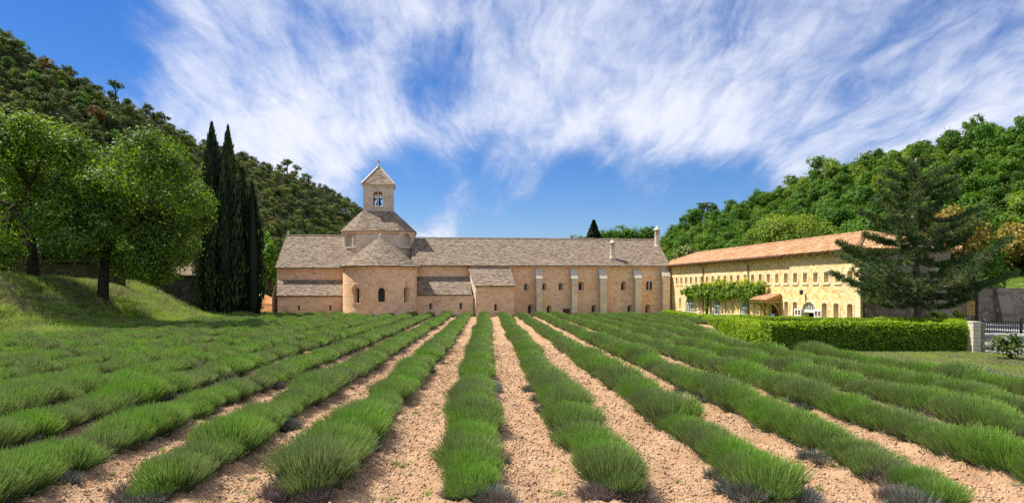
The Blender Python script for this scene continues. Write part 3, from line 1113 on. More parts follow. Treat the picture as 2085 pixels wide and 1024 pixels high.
lauze_plane(annex, 'roof', (f0[0] - ov, -AD - .22, zA1), (f1[0] + ov, -AD - .22, zA1), (b1[0] + ov, -.02, zA0), (b0[0] - ov, -.02, zA0))

# --- right transept aisle: upper wall, lean-to roof, low wall (848..955)
LV = -2.8
ups = wall(church, 'transept_wall', front(0), U(848) - 1.0, uS, GZ, ea_z - .05, ch=.27)
zl0, zl1 = Z(563, 900), Z(600, 900, LV)
lw = [op(873.5, 880.5, 616.5, 631, LV), op(935, 942, 615, 630, LV)]
wall(church, 'aisle_wall', front(LV), U(840, LV), U(964, LV), GZ, zl1 - .06, lw, ch=.27)
for o in lw:
    window(church, front(LV), o, .3, .14, 'ashlar', slit=.5)
lauze_plane(church, 'aisle_roof', (U(840, LV), LV - .2, zl1), (U(961, LV - .2), LV - .2, zl1), (U(956), -.03, zl0), (U(840), -.03, zl0))
# nave roof over the church end (855..955)
lauze_plane(church, 'nave_roof', eA, eS, rS, rD)
ridge(church, (rD[0], RV, RZ + .08), (uS, RV, RZ + .08))
mb = MB()
mb.hexa([(rD[0], RV, RZ - .1), (uS, RV, RZ - .1), (uS, 2 * RV + .4, ea_z - .1), (eA[0], 2 * RV + .4, ea_z - .1)],
        [(rD[0], RV, RZ), (uS, RV, RZ), (uS, 2 * RV + .4, ea_z), (eA[0], 2 * RV + .4, ea_z)], .4)
mb.build('rear_roof', M['lauze'], church)

# --- left transept
LV2 = -2.6
tl, tr = U(564), U(712)
ez = Z(545.5, 630)
TV = 6.0
tz = Z(480.5, 640, TV)
hole = op(637.5, 641.5, 554, 558, 0)
wall(church, 'transept_wall', front(0), tl, tr + 1.2, GZ, ez - .05, [hole], ch=.27, sw=(.4, .8))
window(church, front(0), hole, .3, .05, 'drum_stone', sill=False, pane='void', name='vent')
lz0, lz1 = Z(570, 630), Z(602, 630, LV2)
ll = [op(606, 611, 619.5, 632.5, LV2), op(670, 675, 619.5, 632.5, LV2)]
vent = op(688.5, 694.5, 604.5, 606.8, LV2, 0.0)
wall(church, 'aisle_wall', front(LV2), U(565, LV2), U(712, LV2), GZ, lz1 - .06, ll + [vent], ch=.25, sw=(.35, .8))
for o in ll:
    window(church, front(LV2), o, .3, .12, 'ashlar', sill=False, slit=.5)
window(church, front(LV2), vent, .3, 0, 'drum_stone', sill=False, pane='void', name='vent')
lauze_plane(church, 'aisle_roof', (U(563, LV2 - .2), LV2 - .2, lz1), (U(708, LV2 - .2), LV2 - .2, lz1), (U(712), -.03, lz0), (U(565), -.03, lz0))
# its gable-end side wall (west-facing in shade of nothing: sunlit, seen edge on)
Pg = lambda s, z, d: (tl - d, s, z)
wall(church, 'gable_wall', Pg, lambda z: LV2 * min(1, max(0, 1 - (z - lz1) / (lz0 - lz1))) if z < lz0 else max(0.0, (z - ez) / (tz - ez)) * TV,
     lambda z: 2 * TV - max(0.0, (z - ez) / (tz - ez)) * TV, GZ, tz - .1, ch=.3)
lauze_plane(church, 'transept_roof', (U(560, -.35), -.35, ez), (tr + 1.0, -.35, ez), (tr + 1.0, TV, tz), (tl - .1, TV, tz))
mb = MB()
mb.hexa([(tl - .1, TV, tz - .1), (tr + 1, TV, tz - .1), (tr + 1, 2 * TV + .4, ez - .1), (tl - .1, 2 * TV + .4, ez - .1)],
        [(tl - .1, TV, tz), (tr + 1, TV, tz), (tr + 1, 2 * TV + .4, ez), (tl - .1, 2 * TV + .4, ez)], .4)
mb.build('rear_roof', M['lauze'], church)
ridge(church, (tl - .12, TV, tz + .09), (tr + 1, TV, tz + .09))
mb = MB()
mb.box((tl + .1, TV, tz + .25), (.22, .2, .4), tint=.6)
mb.box((tl + .1, TV, tz + .5), (.12, .12, .2), tint=.6)
mb.build('finial', M['drum_stone'], church)
mb = MB()
n = 22
for i in range(n):
    a, b = tl + (tr - tl) * i / n, tl + (tr - tl) * (i + 1) / n
    mb.box(((a + b) / 2, -.10, ez - .16), (b - a - .01, .24, .12), tint=float(RNG.uniform(0, 1)))
mb.build('cornice', M['ashlar'], church, kind='stuff')

# --- apse: half cylinder with three round-headed windows and a conical roof
AV = -2.8
aU = U(774, AV)
aR = 74.0 * (77 + AV) / F * .985
aZ = Z(543.5, 774, AV)


def Pa(s, z, d):
    """s is the arc length from the front of the apse, positive to the right"""
    a = s / aR
    if abs(a) <= math.pi / 2:
        return (aU + math.sin(a) * (aR + d), AV - math.cos(a) * (aR + d), z)
    k = (abs(a) - math.pi / 2) * aR
    return (aU + math.copysign(aR + d, a), AV + k, z)


def aop(px, hwpx, yt, yb):
    best = min((abs((lambda p: abbey_pt(*p))(Pa(s, 1, 0)).x / abbey_pt(*Pa(s, 1, 0)).y - (px - CX) / F), s) for s in np.linspace(-1.45 * aR, 1.45 * aR, 900))
    s = best[1]
    p = abbey_pt(*Pa(s, 1, 0))
    zz = lambda py: CAMZ + (CY - py) / F * p.y
    return Op(s, hwpx * p.y / F, zz(yb), zz(yt))


aops = [aop(726, 7.2, 584, 617), aop(777, 6.3, 585.5, 614.5), aop(827.5, 7.2, 582, 617)]
for o in aops:
    o.hw = .36
    o.r = .36
ap = wall(church, 'apse_wall', Pa, -(math.pi / 2) * aR - 2.9, (math.pi / 2) * aR + 2.9, GZ, aZ - .1, aops, ch=.29, sw=(.38, .62), curve_step=.35)
for o in aops:
    window(church, Pa, o, .55, .2, 'ashlar', bars=.035, nbar=(2, 6), name='apse_window')
    mb = MB()                      # hood mould over the arch
    g = o.outline(.24)
    h_ = o.outline(.34)
    for i in range(2, len(g) - 3):
        c = [g[i], g[i + 1], h_[i + 1], h_[i]]
        mb.hexa([Pa(x, z, -.02) for x, z in c], [Pa(x, z, .09) for x, z in c], .5)
    mb.build('hood_mould', M['ashlar'], church)
mb = MB()
n = 48
for i in range(n):
    a0, a1 = (-math.pi / 2 + math.pi * i / n) * aR, (-math.pi / 2 + math.pi * (i + .97) / n) * aR
    c = [(a0, aZ - .22), (a1, aZ - .22), (a1, aZ - .04), (a0, aZ - .04)]
    mb.hexa([Pa(x, z, -.05) for x, z in c], [Pa(x, z, .16) for x, z in c], float(RNG.uniform(0, 1)))
mb.build('cornice', M['ashlar'], church, kind='stuff')
cz = Z(481, 770, AV)
cR = aR + .30
BK = 5.4


def Qc(a, b, d):
    """cone with a straight saddle behind it, a runs round from left back to right back"""
    tot = math.pi * cR + 2 * BK
    s = a * tot
    sl = math.atan2(cz - aZ, cR)
    up, outw = d * math.cos(sl), d * math.sin(sl)
    z = aZ + (cz - aZ) * b + up
    r = cR * (1 - b) + outw
    if s < BK:
        return (aU - r, AV + BK - s, z)
    if s > tot - BK:
        return (aU + r, AV + s - (tot - BK), z)
    an = -math.pi / 2 + (s - BK) / cR
    return (aU + math.sin(an) * r, AV - math.cos(an) * r, z)


mb = MB()
n = 64
for i in range(n):
    mb.quad([Qc(i / n, 0, -.02), Qc((i + 1) / n, 0, -.02), Qc((i + 1) / n, 1, -.02), Qc(i / n, 1, -.02)], .3)
    mb.quad([Qc(i / n, 0, -.14), Qc(i / n, 0, -.02), Qc((i + 1) / n, 0, -.02), Qc((i + 1) / n, 0, -.14)], .3)
    mb.quad([Qc((i + 1) / n, 0, -.14), Qc(i / n, 0, -.14), Qc(i / n, .12, -.2), Qc((i + 1) / n, .12, -.2)], .3)
ar = mb.build('apse_roof', M['lauze'], church)
mb = MB()
slab_roof(mb, Qc, 0, lambda b: 2 * BK + math.pi * cR * (1 - b) + .3, .21, math.hypot(cR, cz - aZ))
mb.build('stone_slabs', M['lauze'], ar, kind='stuff')
mb = MB()
mb.lathe((aU, AV, cz), [(.16, -.1), (.1, .1), (.13, .16), (.03, .3)], 8, .7)
mb.build('finial', M['drum_stone'], ar)

# --- crossing tower: square with cut corners, niches in the corner faces
DV0 = 2.3
hs = 71.5 * (77 + DV0) / F * 1.02
DV = DV0 + hs
dU = U(770.5, DV0 + 1.8)
fh = hs * .58
dZ = Z(470, 770, DV0)
dB = 4.2


def ring(h, f, z):
    return [(dU - f, DV - h, z), (dU + f, DV - h, z), (dU + h, DV - f, z), (dU + h, DV + f, z), (dU + f, DV + h, z), (dU - f, DV + h, z), (dU - h, DV + f, z), (dU - h, DV - f, z)]


base = ring(hs, fh, 0)
for i in range(8):
    p, q = base[i], base[(i + 1) % 8]
    dx, dy = q[0] - p[0], q[1] - p[1]
    L_ = math.hypot(dx, dy)
    dx, dy = dx / L_, dy / L_
    nx, ny = dy, -dx
    Pw = (lambda s, z, d, p=p, dx=dx, dy=dy, nx=nx, ny=ny: (p[0] + dx * s + nx * d, p[1] + dy * s + ny * d, z))
    ops = []
    nich = i in (1, 7)
    if nich:
        ops = [Op(L_ / 2, .62, Z(502, 710, DV0 + 1), Z(475, 710, DV0 + 1), .55)]
    w = wall(church, 'drum_wall', Pw, 0, L_, dB, dZ - .1, ops, m='drum_stone', ch=.36, sw=(.4, .75))
    for o in ops:
        window(church, Pw, o, .38, .0, 'pale_stone', name='niche', pane='pale_stone', sill=False)
        mb = MB()
        for e in (-1, 1):
            x = o.s + e * (o.hw + .14)
            for z0 in np.arange(o.zb, o.zt - .35, .3):
                c = [(x - .12, z0), (x + .12, z0), (x + .12, z0 + .29), (x - .12, z0 + .29)]
                mb.hexa([Pw(a, b, -.05) for a, b in c], [Pw(a, b, .12) for a, b in c], float(RNG.uniform(.4, 1)))
        mb.build('pilaster', M['pale_stone'], church)
    mb = MB()
    c = [(-.1, Z(505.5, 710, DV0 + 1)), (L_ + .1, Z(505.5, 710, DV0 + 1)), (L_ + .1, Z(502, 710, DV0 + 1)), (-.1, Z(502, 710, DV0 + 1))]
    if i in (1, 7, 2, 6):
        mb.hexa([Pw(a, b, -.02) for a, b in c], [Pw(a, b, .16) for a, b in c], .8)
        mb.build('string_course', M['pale_stone'], church)
    mb = MB()
    nn = int(L_ / .4)
    for j in range(nn):
        c = [(L_ * j / nn, dZ - .22), (L_ * (j + .97) / nn, dZ - .22), (L_ * (j + .97) / nn, dZ - .02), (L_ * j / nn, dZ - .02)]
        mb.hexa([Pw(a, b, -.02) for a, b in c], [Pw(a, b, .15) for a, b in c], float(RNG.uniform(0, 1)))
    mb.build('cornice', M['ashlar'], church, kind='stuff')
# square turret
tH = 28.5 * 84 / F
tV = DV - tH
tZ0, tZ1 = Z(430, 770, tV), Z(379, 770, tV)
tU = U(769.5, tV)
e0, e1 = ring(hs * 1.055, fh * 1.03, dZ), None
top = [(tU - tH * .5, DV - tH * 1.08, tZ0), (tU + tH * .5, DV - tH * 1.08, tZ0), (tU + tH * 1.08, DV - tH * .5, tZ0), (tU + tH * 1.08, DV + tH * .5, tZ0),
       (tU + tH * .5, DV + tH * 1.08, tZ0), (tU - tH * .5, DV + tH * 1.08, tZ0), (tU - tH * 1.08, DV + tH * .5, tZ0), (tU - tH * 1.08, DV - tH * .5, tZ0)]
top[0], top[1] = (tU - tH * 1.0, DV - tH * 1.05, tZ0), (tU + tH * 1.0, DV - tH * 1.05, tZ0)
top[2], top[7] = (tU + tH * 1.05, DV - tH * 1.0, tZ0), (tU - tH * 1.05, DV - tH * 1.0, tZ0)
for i in range(8):
    j = (i + 1) % 8
    lauze_plane(church, 'drum_roof', e0[i], e0[j], top[j], top[i], deck=.08)
tow = [(tU - tH, DV - tH), (tU + tH, DV - tH), (tU + tH, DV + tH), (tU - tH, DV + tH)]
zw0, zw1 = Z(420, 770, tV), Z(388.3, 770, tV)
for i in range(4):
    p, q = tow[i], tow[(i + 1) % 4]
    dx, dy = (q[0] - p[0]) / (2 * tH), (q[1] - p[1]) / (2 * tH)
    nx, ny = dy, -dx
    Pw = (lambda s, z, d, p=p, dx=dx, dy=dy, nx=nx, ny=ny: (p[0] + dx * s + nx * d, p[1] + dy * s + ny * d, z))
    Pi = (lambda s, z, d, Pw=Pw: Pw(s, z, -.5 - d))
    hwb = .56
    o = Op(tH, hwb, zw0, zw1)
    w = wall(church, 'turret_wall', Pw, 0, 2 * tH, tZ0 - .5, tZ1, [o], m='drum_stone', ch=.34, sw=(.4, .8))
    st, bk = masonry(Pi, .5, 2 * tH - .5, tZ0 - .5, tZ1, [o], ch=.4)
    bk.build('inner_face', M['mortar'], w)
    mb = MB()
    inn = o.outline()
    outer = o.outline(.17)
    outer[0] = (outer[0][0], o.zb)
    outer[-1] = (outer[-1][0], o.zb)
    for k in range(len(inn) - 1):
        c = [inn[k], inn[k + 1], outer[k + 1], outer[k]]
        mb.hexa([Pw(x, z, -.03) for x, z in c], [Pw(x, z, .035) for x, z in c], float(RNG.uniform(0, 1)), back=False)
        mb.quad([Pw(*inn[k], 0), Pw(*inn[k + 1], 0), Pw(*inn[k + 1], -.5), Pw(*inn[k], -.5)])
    c = [(tH - hwb - .2, o.zb - .14), (tH + hwb + .2, o.zb - .14), (tH + hwb + .2, o.zb), (tH - hwb - .2, o.zb)]
    mb.hexa([Pw(x, z, -.5) for x, z in c], [Pw(x, z, .1) for x, z in c], .8)
    bo = mb.build('belfry_opening', M['drum_stone'], church)
    mb = MB()           # middle colonnette, its capital and the two small arches
    zc = o.zb + (o.zt - o.zb) * .55
    pc = Vector(Pw(tH, 0, -.25))
    mb.lathe((pc.x, pc.y, 0), [(.13, o.zb), (.13, o.zb + .1), (.085, o.zb + .14), (.08, zc - .22), (.15, zc - .08), (.17, zc)], 10, .6)
    for e in (-1, 1):
        pts = [(tH + e * (.02 + .27 * (1 - math.cos(math.pi * f))), zc + .27 * math.sin(math.pi * f)) for f in np.linspace(0, 1, 9)]
        for k in range(8):
            a, b = pts[k], pts[k + 1]
            mb.bar(Pw(*a, -.25), Pw(*b, -.25), .16, .10, up=(nx, ny, 0), tint=.6)
    mb.bar(Pw(tH, zc, -.25), Pw(tH, o.zt, -.25), .12, .14, up=(nx, ny, 0), tint=.6)
    mb.build('colonnette', M['drum_stone'], bo)
mb = MB()
mb.lathe((tU, DV, zw0 + .35), [(.36, 0), (.34, .06), (.25, .3), (.2, .52), (.1, .6), (.03, .62)], 14)
b_ = mb.build('bell', M['bronze'], church)
mb = MB()
mb.bar((tU - tH + .3, DV, zw0 + 1.05), (tU + tH - .3, DV, zw0 + 1.05), .14, .14)
mb.build('bell_yoke', M['grey_wood'], b_)
mb = MB()
mb.box((tU, DV, tZ1 + .05), (2 * tH + .22, 2 * tH + .22, .12), tint=.6)
mb.box((tU, DV, tZ1 + .15), (2 * tH + .34, 2 * tH + .34, .09), tint=.8)
mb.build('turret_cornice', M['drum_stone'], church)
aZt = Z(339, 768, DV)
hb = tH + .20
cr = [(tU - hb, DV - hb, tZ1 + .2), (tU + hb, DV - hb, tZ1 + .2), (tU + hb, DV + hb, tZ1 + .2), (tU - hb, DV + hb, tZ1 + .2)]
apx = (tU, DV, aZt)
for i in range(4):
    q, w, ln = patch(cr[i], cr[(i + 1) % 4], apx, apx)
    dk = MB()
    dk.quad([cr[i], cr[(i + 1) % 4], apx], .6)
    r = dk.build('turret_roof', M['lauze'], church)
    sl = MB()
    slab_roof(sl, q, 0, w, .34, ln, thick=.03)
    sl.build('stone_slabs', M['lauze'], r, kind='stuff')
for i in range(4):
    mb = MB()
    mb.bar(Vector(cr[i]) + Vector((0, 0, .03)), Vector(apx) + Vector((0, 0, .03)), .2, .16, tint=.9)
    mb.build('hip_rib', M['pale_stone'], church)
mb = MB()
mb.lathe((tU, DV, aZt), [(.16, -.12), (.14, .06), (.2, .12), (.1, .2), (.06, .26)], 8, .6)
mb.box((tU, DV, aZt + .52), (.1, .1, .55), tint=.5)
mb.box((tU, DV, aZt + .58), (.36, .1, .1), tint=.5)
mb.build('cross', M['drum_stone'], church)

# ------------------------------------------------------------------ guest wing on the right, sunlit long side facing left
wing = thing('guest_wing', 'sunlit ochre rubble wing with two rows of windows and a terracotta tiled roof', 'building', AB_O, AB_A)
uW = U(1364)
SL, WW, EZ, RZW = 34.2, 6.35, 5.13, 6.50


def Pw(s, z, d):
    return (uW - d, -s, z)


def ws(px):
    return -loc_u(px, 600, uW)[1]


def wz(px, py):
    return loc_u(px, py, uW)[2]


ups = [Op(.80 + 1.348 * i, .27, 2.90, 3.74, .11) for i in range(25)]
lows = [Op(ws(p), .25, .17, 1.47, .12) for p in (1373.5, 1385, 1425, 1439, 1478, 1493, 1537, 1551)] + [Op(ws(p), .29, .10, 1.50, .12) for p in (1601.5, 1619, 1679, 1703, 1731)]
fr = [Op((ws(a) + ws(b)) / 2, (ws(b) - ws(a)) / 2 * .92, GZ + .05, zt, .75) for a, b, zt in ((1395.7, 1414.4, 1.66), (1452, 1467.5, 1.57), (1506.5, 1523.4, 1.52))]
dor = Op((ws(1567) + ws(1585)) / 2, .78, GZ + .05, 1.35, .18)
ent = Op((ws(1634.5) + ws(1659.5)) / 2, .85, GZ + .05, 1.52, .62)
wall(wing, 'long_wall', Pw, -.6, SL, GZ, EZ - .02, ups + lows + fr + [dor, ent], m='rubble', mm='render_lime', ch=.17, sw=(.16, .46), proud=.012, gap=.008, jitter=.10)
for o in ups:
    window(wing, Pw, o, .30, .17, 'wing_stone', bars=.035, nbar=(1, 3), bm='white', reveal='rubble')
for o in lows:
    window(wing, Pw, o, .32, .16, 'wing_stone', bars=.035, nbar=(1, 4), bm='white', reveal='rubble')
for o in fr:
    w = window(wing, Pw, o, .14, .22, 'wing_stone', bars=.05, nbar=(0, 0), bm='white', name='french_door', sill=False)
    fb = MB()
    zs = o.zt - o.r
    for i in range(1, 6):              # fanlight bars
        x = o.s - o.hw + 2 * o.hw * i / 6
        q = (x - o.s) / o.hw
        zt = zs + o.r * math.sqrt(max(0, 1 - q * q))
        fb.bar(Pw(x, zs, -.09), Pw(x, zt, -.09), .05, .04, up=(1, 0, 0))
    fb.bar(Pw(o.s - o.hw, zs - .02, -.08), Pw(o.s + o.hw, zs - .02, -.08), .05, .24)
    fb.bar(Pw(o.s - o.hw, o.zb + .12, -.08), Pw(o.s + o.hw, o.zb + .12, -.08), .05, .4)
    for x, tw in ((o.s, .16), (o.s - o.hw * .5, .06), (o.s + o.hw * .5, .06), (o.s - o.hw + .06, .14), (o.s + o.hw - .06, .14)):
        fb.bar(Pw(x, o.zb, -.085), Pw(x, zs, -.085), tw, .045, up=(1, 0, 0))
    for i in range(1, 4):
        z = o.zb + .3 + (zs - o.zb - .4) * i / 4
        fb.bar(Pw(o.s - o.hw, z, -.08), Pw(o.s + o.hw, z, -.08), .04, .07)
    fb.build('door_leaves', M['white'], w)
w = window(wing, Pw, dor, .30, .2, 'wing_stone', name='glazed_door', sill=False, reveal='render_lime')
fb = MB()
for x, tw in ((dor.s, .14), (dor.s - dor.hw + .05, .16), (dor.s + dor.hw - .05, .16), (dor.s - dor.hw * .5, .05), (dor.s + dor.hw * .5, .05)):
    fb.bar(Pw(x, dor.zb, -.25), Pw(x, dor.zt - .02, -.25), tw, .05, up=(1, 0, 0))
for z in (dor.zb + .2, .05, .45, .85, 1.2):
    fb.bar(Pw(dor.s - dor.hw, z, -.245), Pw(dor.s + dor.hw, z, -.245), .05, .09 if z > 0 else .4)
fb.build('door_leaves', M['door_wood'], w)
w = window(wing, Pw, ent, .55, .2, 'wing_stone', name='arched_entrance', sill=False, reveal='render_lime', pane='void')
fb = MB()
zs = ent.zt - ent.r
for i in range(1, 8):
    x = ent.s - ent.hw + 2 * ent.hw * i / 8
    q = (x - ent.s) / ent.hw
    fb.bar(Pw(x, zs, -.12), Pw(x, zs + ent.r * math.sqrt(max(0, 1 - q * q)), -.12), .06, .05, up=(1, 0, 0))
fb.bar(Pw(ent.s - ent.hw, zs - .06, -.12), Pw(ent.s + ent.hw, zs - .06, -.12), .06, .2)
fb.build('fanlight', M['white'], w)
mb = MB()
for e in (-1, 1):      # the two lattice door leaves folded back against the wall
    x0, x1 = ent.s + e * (ent.hw + .05), ent.s + e * (ent.hw + .88)
    for x in (x0, (x0 + x1) / 2, x1):
        mb.bar(Pw(x, GZ + .1, .09), Pw(x, .98, .09), .11, .05, up=(1, 0, 0))
    for z in (GZ + .15, -.1, .45, .93):
        mb.bar(Pw(min(x0, x1), z, .088), Pw(max(x0, x1), z, .088), .05, .12)
    mb2 = MB()
    mb2.bar(Pw(min(x0, x1) + .02, (GZ + 1) / 2, .06), Pw(max(x0, x1) - .02, (GZ + 1) / 2, .06), .02, 1.5)
    sh = mb.build('open_shutter', M['white'], wing)
    mb2.build('pane', M['door_wood'], sh)
    mb = MB()
# end wall in the shade, other walls
Pe = lambda s, z, d: (uW + s, -SL - d, z)
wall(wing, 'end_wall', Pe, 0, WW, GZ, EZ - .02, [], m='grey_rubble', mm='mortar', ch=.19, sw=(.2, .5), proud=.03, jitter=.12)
mb = MB()
for z0 in np.arange(GZ, EZ - .3, .31):       # dressed corner stones
    k = .42 if int((z0 - GZ) / .31) % 2 else .26
    mb.box((uW + k / 2 - .035, -SL + .2, z0 + .15), (k, .48, .295), tint=float(RNG.uniform(0, 1)))
mb.build('quoin', M['render_lime'], wing, kind='stuff')
mb = MB()
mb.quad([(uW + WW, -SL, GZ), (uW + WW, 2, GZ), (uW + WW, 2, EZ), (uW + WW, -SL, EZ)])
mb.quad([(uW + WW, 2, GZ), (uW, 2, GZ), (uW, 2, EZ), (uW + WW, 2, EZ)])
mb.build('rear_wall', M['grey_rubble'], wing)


def tile_roof(parent, name, A, B, C, D, pitch=.235, tl=.42):
    A, B, C, D = (Vector(p) for p in (A, B, C, D))
    ex = (B - A).normalized()
    nrm = (B - A).cross(((D + C) / 2) - A).normalized()
    fy = nrm.cross(ex)
    L = (B - A).length
    eD, eC, fm = (D - A).dot(ex), (C - A).dot(ex), (D - A).dot(fy)
    dk = MB()
    dk.hexa([tuple(p - nrm * .12) for p in (A, B, C, D)], [tuple(p) for p in (A, B, C, D)], .3)
    r = dk.build(name, M['tile'], parent)
    mb = MB()
    n = int(L / pitch)
    for i in range(n):
        e = L * (i + .5) / n
        fmax = fm
        if e < eD:
            fmax = fm * e / eD
        if e > eC:
            fmax = fm * (L - e) / (L - eC)
        f = -.06
        k0 = RNG.uniform(-.02, .02)
        while f < fmax - .05:
            f1 = min(f + tl, fmax)
            t = float(RNG.uniform(0, 1))
            jx, jz = RNG.uniform(-.018, .018), RNG.uniform(-.006, .018)
            rings = []
            for ff, rr, hh in ((f, pitch * .47, .030 + jz), (min(f1 + .06, fmax), pitch * .38, .008)):
                rg = []
                for q in range(5):
                    a = math.pi * q / 4
                    p = A + ex * (e + k0 + jx + math.cos(a) * rr) + fy * ff + nrm * (hh + math.sin(a) * rr * .75)
                    rg.append(tuple(p))
                rings.append(rg)
            for q in range(4):
                mb.quad([rings[0][q], rings[1][q], rings[1][q + 1], rings[0][q + 1]], t)
            mb.quad(rings[0], t * .5)
            f = f1
    mb.build('roof_tiles', M['tile'], r, kind='stuff')
    return r


o_ = .46
zE = EZ - .02
cA, cB = (uW - o_, 2.4, zE), (uW - o_, -SL - o_, zE)
cC, cD = (uW + 3.17, -SL + 4.0, RZW), (uW + 3.17, -.3, RZW)
cE, cF = (uW + WW + o_, -SL - o_, zE), (uW + WW + o_, 2.4, zE)
tile_roof(wing, 'long_roof', cA, cB, cC, cD)
tile_roof(wing, 'hip_roof', cB, cE, cC, cC)
tile_roof(wing, 'rear_roof', cE, cF, cD, cC, pitch=.5, tl=1.2)
tile_roof(wing, 'hip_roof', cF, cA, cD, cD, pitch=.4, tl=.8)
for a, b in ((cB, cC), (cE, cC), (cA, cD), (cC, cD)):
    a, b = Vector(a), Vector(b)
    n = int((b - a).length / .4)
    mb = MB()
    for i in range(n):
        p, q = a.lerp(b, i / n) + Vector((0, 0, .09)), a.lerp(b, (i + 1.1) / n) + Vector((0, 0, .07))
        mb.tube([p, q], [.13, .11], 7, float(RNG.uniform(0, 1)))
    mb.build('ridge_tile', M['tile'], wing, kind='stuff')
mb = MB()
mb.tube([(uW - o_ - .05, 1.0, zE - .07), (uW - o_ - .05, -SL + 8.9, zE - .07)], [.075, .075], 8)
mb.build('gutter', M['pipe'], wing)
for px in (1433, 1525):
    s = ws(px)
    mb = MB()
    mb.tube([(uW - o_ - .05, -s, zE - .1), (uW - o_ - .02, -s, zE - .25), (uW - .09, -s, zE - .55), (uW - .09, -s, GZ)], [.05] * 4, 8)
    mb.build('downpipe', M['pipe'], wing)
mb = MB()
mb.tube([(uW + .2, -SL - o_, zE - .08), (uW + .2, -SL - .1, zE - .5), (uW + .2, -SL - .09, GZ)], [.055] * 3, 8)
mb.build('downpipe', M['pipe'], wing)
# rafters showing under the eaves
for i in range(34):
    mb = MB()
    mb.bar((uW - o_ + .04, -.6 - i, zE - .20), (uW + .02, -.6 - i, zE - .06), .09, .11)
    mb.build('rafter_end', M['grey_wood'], wing)

# entrance canopy on brackets
canopy = thing('entrance_canopy', 'small tiled lean-to porch canopy on curved timber brackets over the glazed door', 'canopy', AB_O, AB_A)
s0, s1, cd = 21.7, 24.45, 1.32
tile_roof(canopy, 'canopy_roof', Pw(s0, 1.56, cd), Pw(s1, 1.56, cd), Pw(s1, 2.06, .04), Pw(s0, 2.06, .04), pitch=.2, tl=.36)
for s in (s0 + .12, s1 - .12):
    mb = MB()
    mb.bar(Pw(s, 1.86, .02), Pw(s, 1.43, cd - .05), .13, .14)
    mb.bar(Pw(s, 1.45, .05), Pw(s, 1.45, cd - .12), .12, .13)
    mb.bar(Pw(s, .15, .07), Pw(s, 1.85, .07), .13, .13, up=(1, 0, 0))
    pts = [Pw(s, .25 + 1.12 * math.sin(f * math.pi / 2), .12 + (cd - .45) * (1 - math.cos(f * math.pi / 2))) for f in np.linspace(0, 1, 7)]
    for a, b in zip(pts[:-1], pts[1:]):
        mb.bar(a, b, .11, .13, up=(0, 1, 0))
    mb.build('bracket', M['oak'], canopy)
mb = MB()
mb.bar(Pw(s0 - .05, 1.47, cd - .08), Pw(s1 + .05, 1.47, cd - .08), .12, .14)
mb.build('front_beam', M['oak'], canopy)

# wall lanterns, notice, terrace railing along the wing
for s, z in ((ws(1458) - .1, 1.95), (ws(1513), 1.92), (ws(1645) - .4, 2.25)):
    o = thing('wall_lantern', 'small dark wall lantern above %s' % ('the second french door under the vine' if s < 15 else 'the french door next to the porch canopy' if s < 22 else 'the white arched entrance'), 'lantern', abbey_pt(*Pw(s, z, .0)), AB_A)
    mb = MB()
    mb.bar((0, 0, .1), (-.28, 0, .16), .03)
    mb.build('arm', M['iron'], o)
    mb = MB()
    mb.lathe((-.28, 0, -.2), [(.05, 0), (.11, .04), (.14, .26), (.16, .27), (.03, .38)], 6)
    mb.build('lamp_shade', M['iron'], o)
rail = thing('terrace_railing', 'thin dark iron railing running along the front of the guest wing', 'railing', abbey_pt(*Pw(9, GZ, 1.3)), AB_A)
mb = MB()
for z in (.55, .95):
    mb.bar((0, 0, z), (0, -9.5, z), .03)
mb.build('rail', M['iron'], rail)
for i in range(8):
    mb = MB()
    mb.bar((0, -9.5 * i / 7, 0), (0, -9.5 * i / 7, .98), .04)
    mb.build('post', M['iron'], rail)
nb = thing('notice_board', 'small blue and white notice on a stand beside the glazed door', 'sign', abbey_pt(*Pw(24.75, GZ, .9)), AB_A)
mb = MB()
mb.box((0, 0, .80), (.06, .5, .58))
mb.build('panel', M['blue'], nb)
mb = MB()
mb.box((-.036, 0, .92), (.006, .36, .05))
mb.box((-.036, 0, .80), (.006, .36, .05))
mb.box((-.036, 0, .68), (.006, .22, .05))
mb.build('print', M['white'], nb)
for e in (-.2, .2):
    mb = MB()
    mb.bar((0, e, 0), (0, e, .55), .04)
    mb.build('leg', M['iron'], nb)

# ------------------------------------------------------------------ leaves
def leaf_mesh(name, C, N, size, m, rng, tint=None, aspect=1.7, core=None):
    """C centres, N facing directions, size per leaf: one folded rhombus each"""
    n = len(C)
    r = rng.normal(size=(n, 3))
    Nn = N / (np.linalg.norm(N, axis=1, keepdims=True) + 1e-9)
    T = np.cross(Nn, r)
    T /= (np.linalg.norm(T, axis=1, keepdims=True) + 1e-9)
    B = np.cross(Nn, T)
    s = np.broadcast_to(np.asarray(size, float), (n,))[:, None]
    a, b = s * .5 * aspect ** .5, s * .5 / aspect ** .5
    V = np.stack([C - T * a, C - B * b + Nn * s * .10, C + T * a, C + B * b + Nn * s * .10], 1).reshape(-1, 3)
    Q = np.arange(4 * n).reshape(n, 4)
    if tint is None:
        tint = rng.uniform(0, 1, n)
    return np_mesh(name, V, Q, m, tint=np.clip(tint, 0, 1))


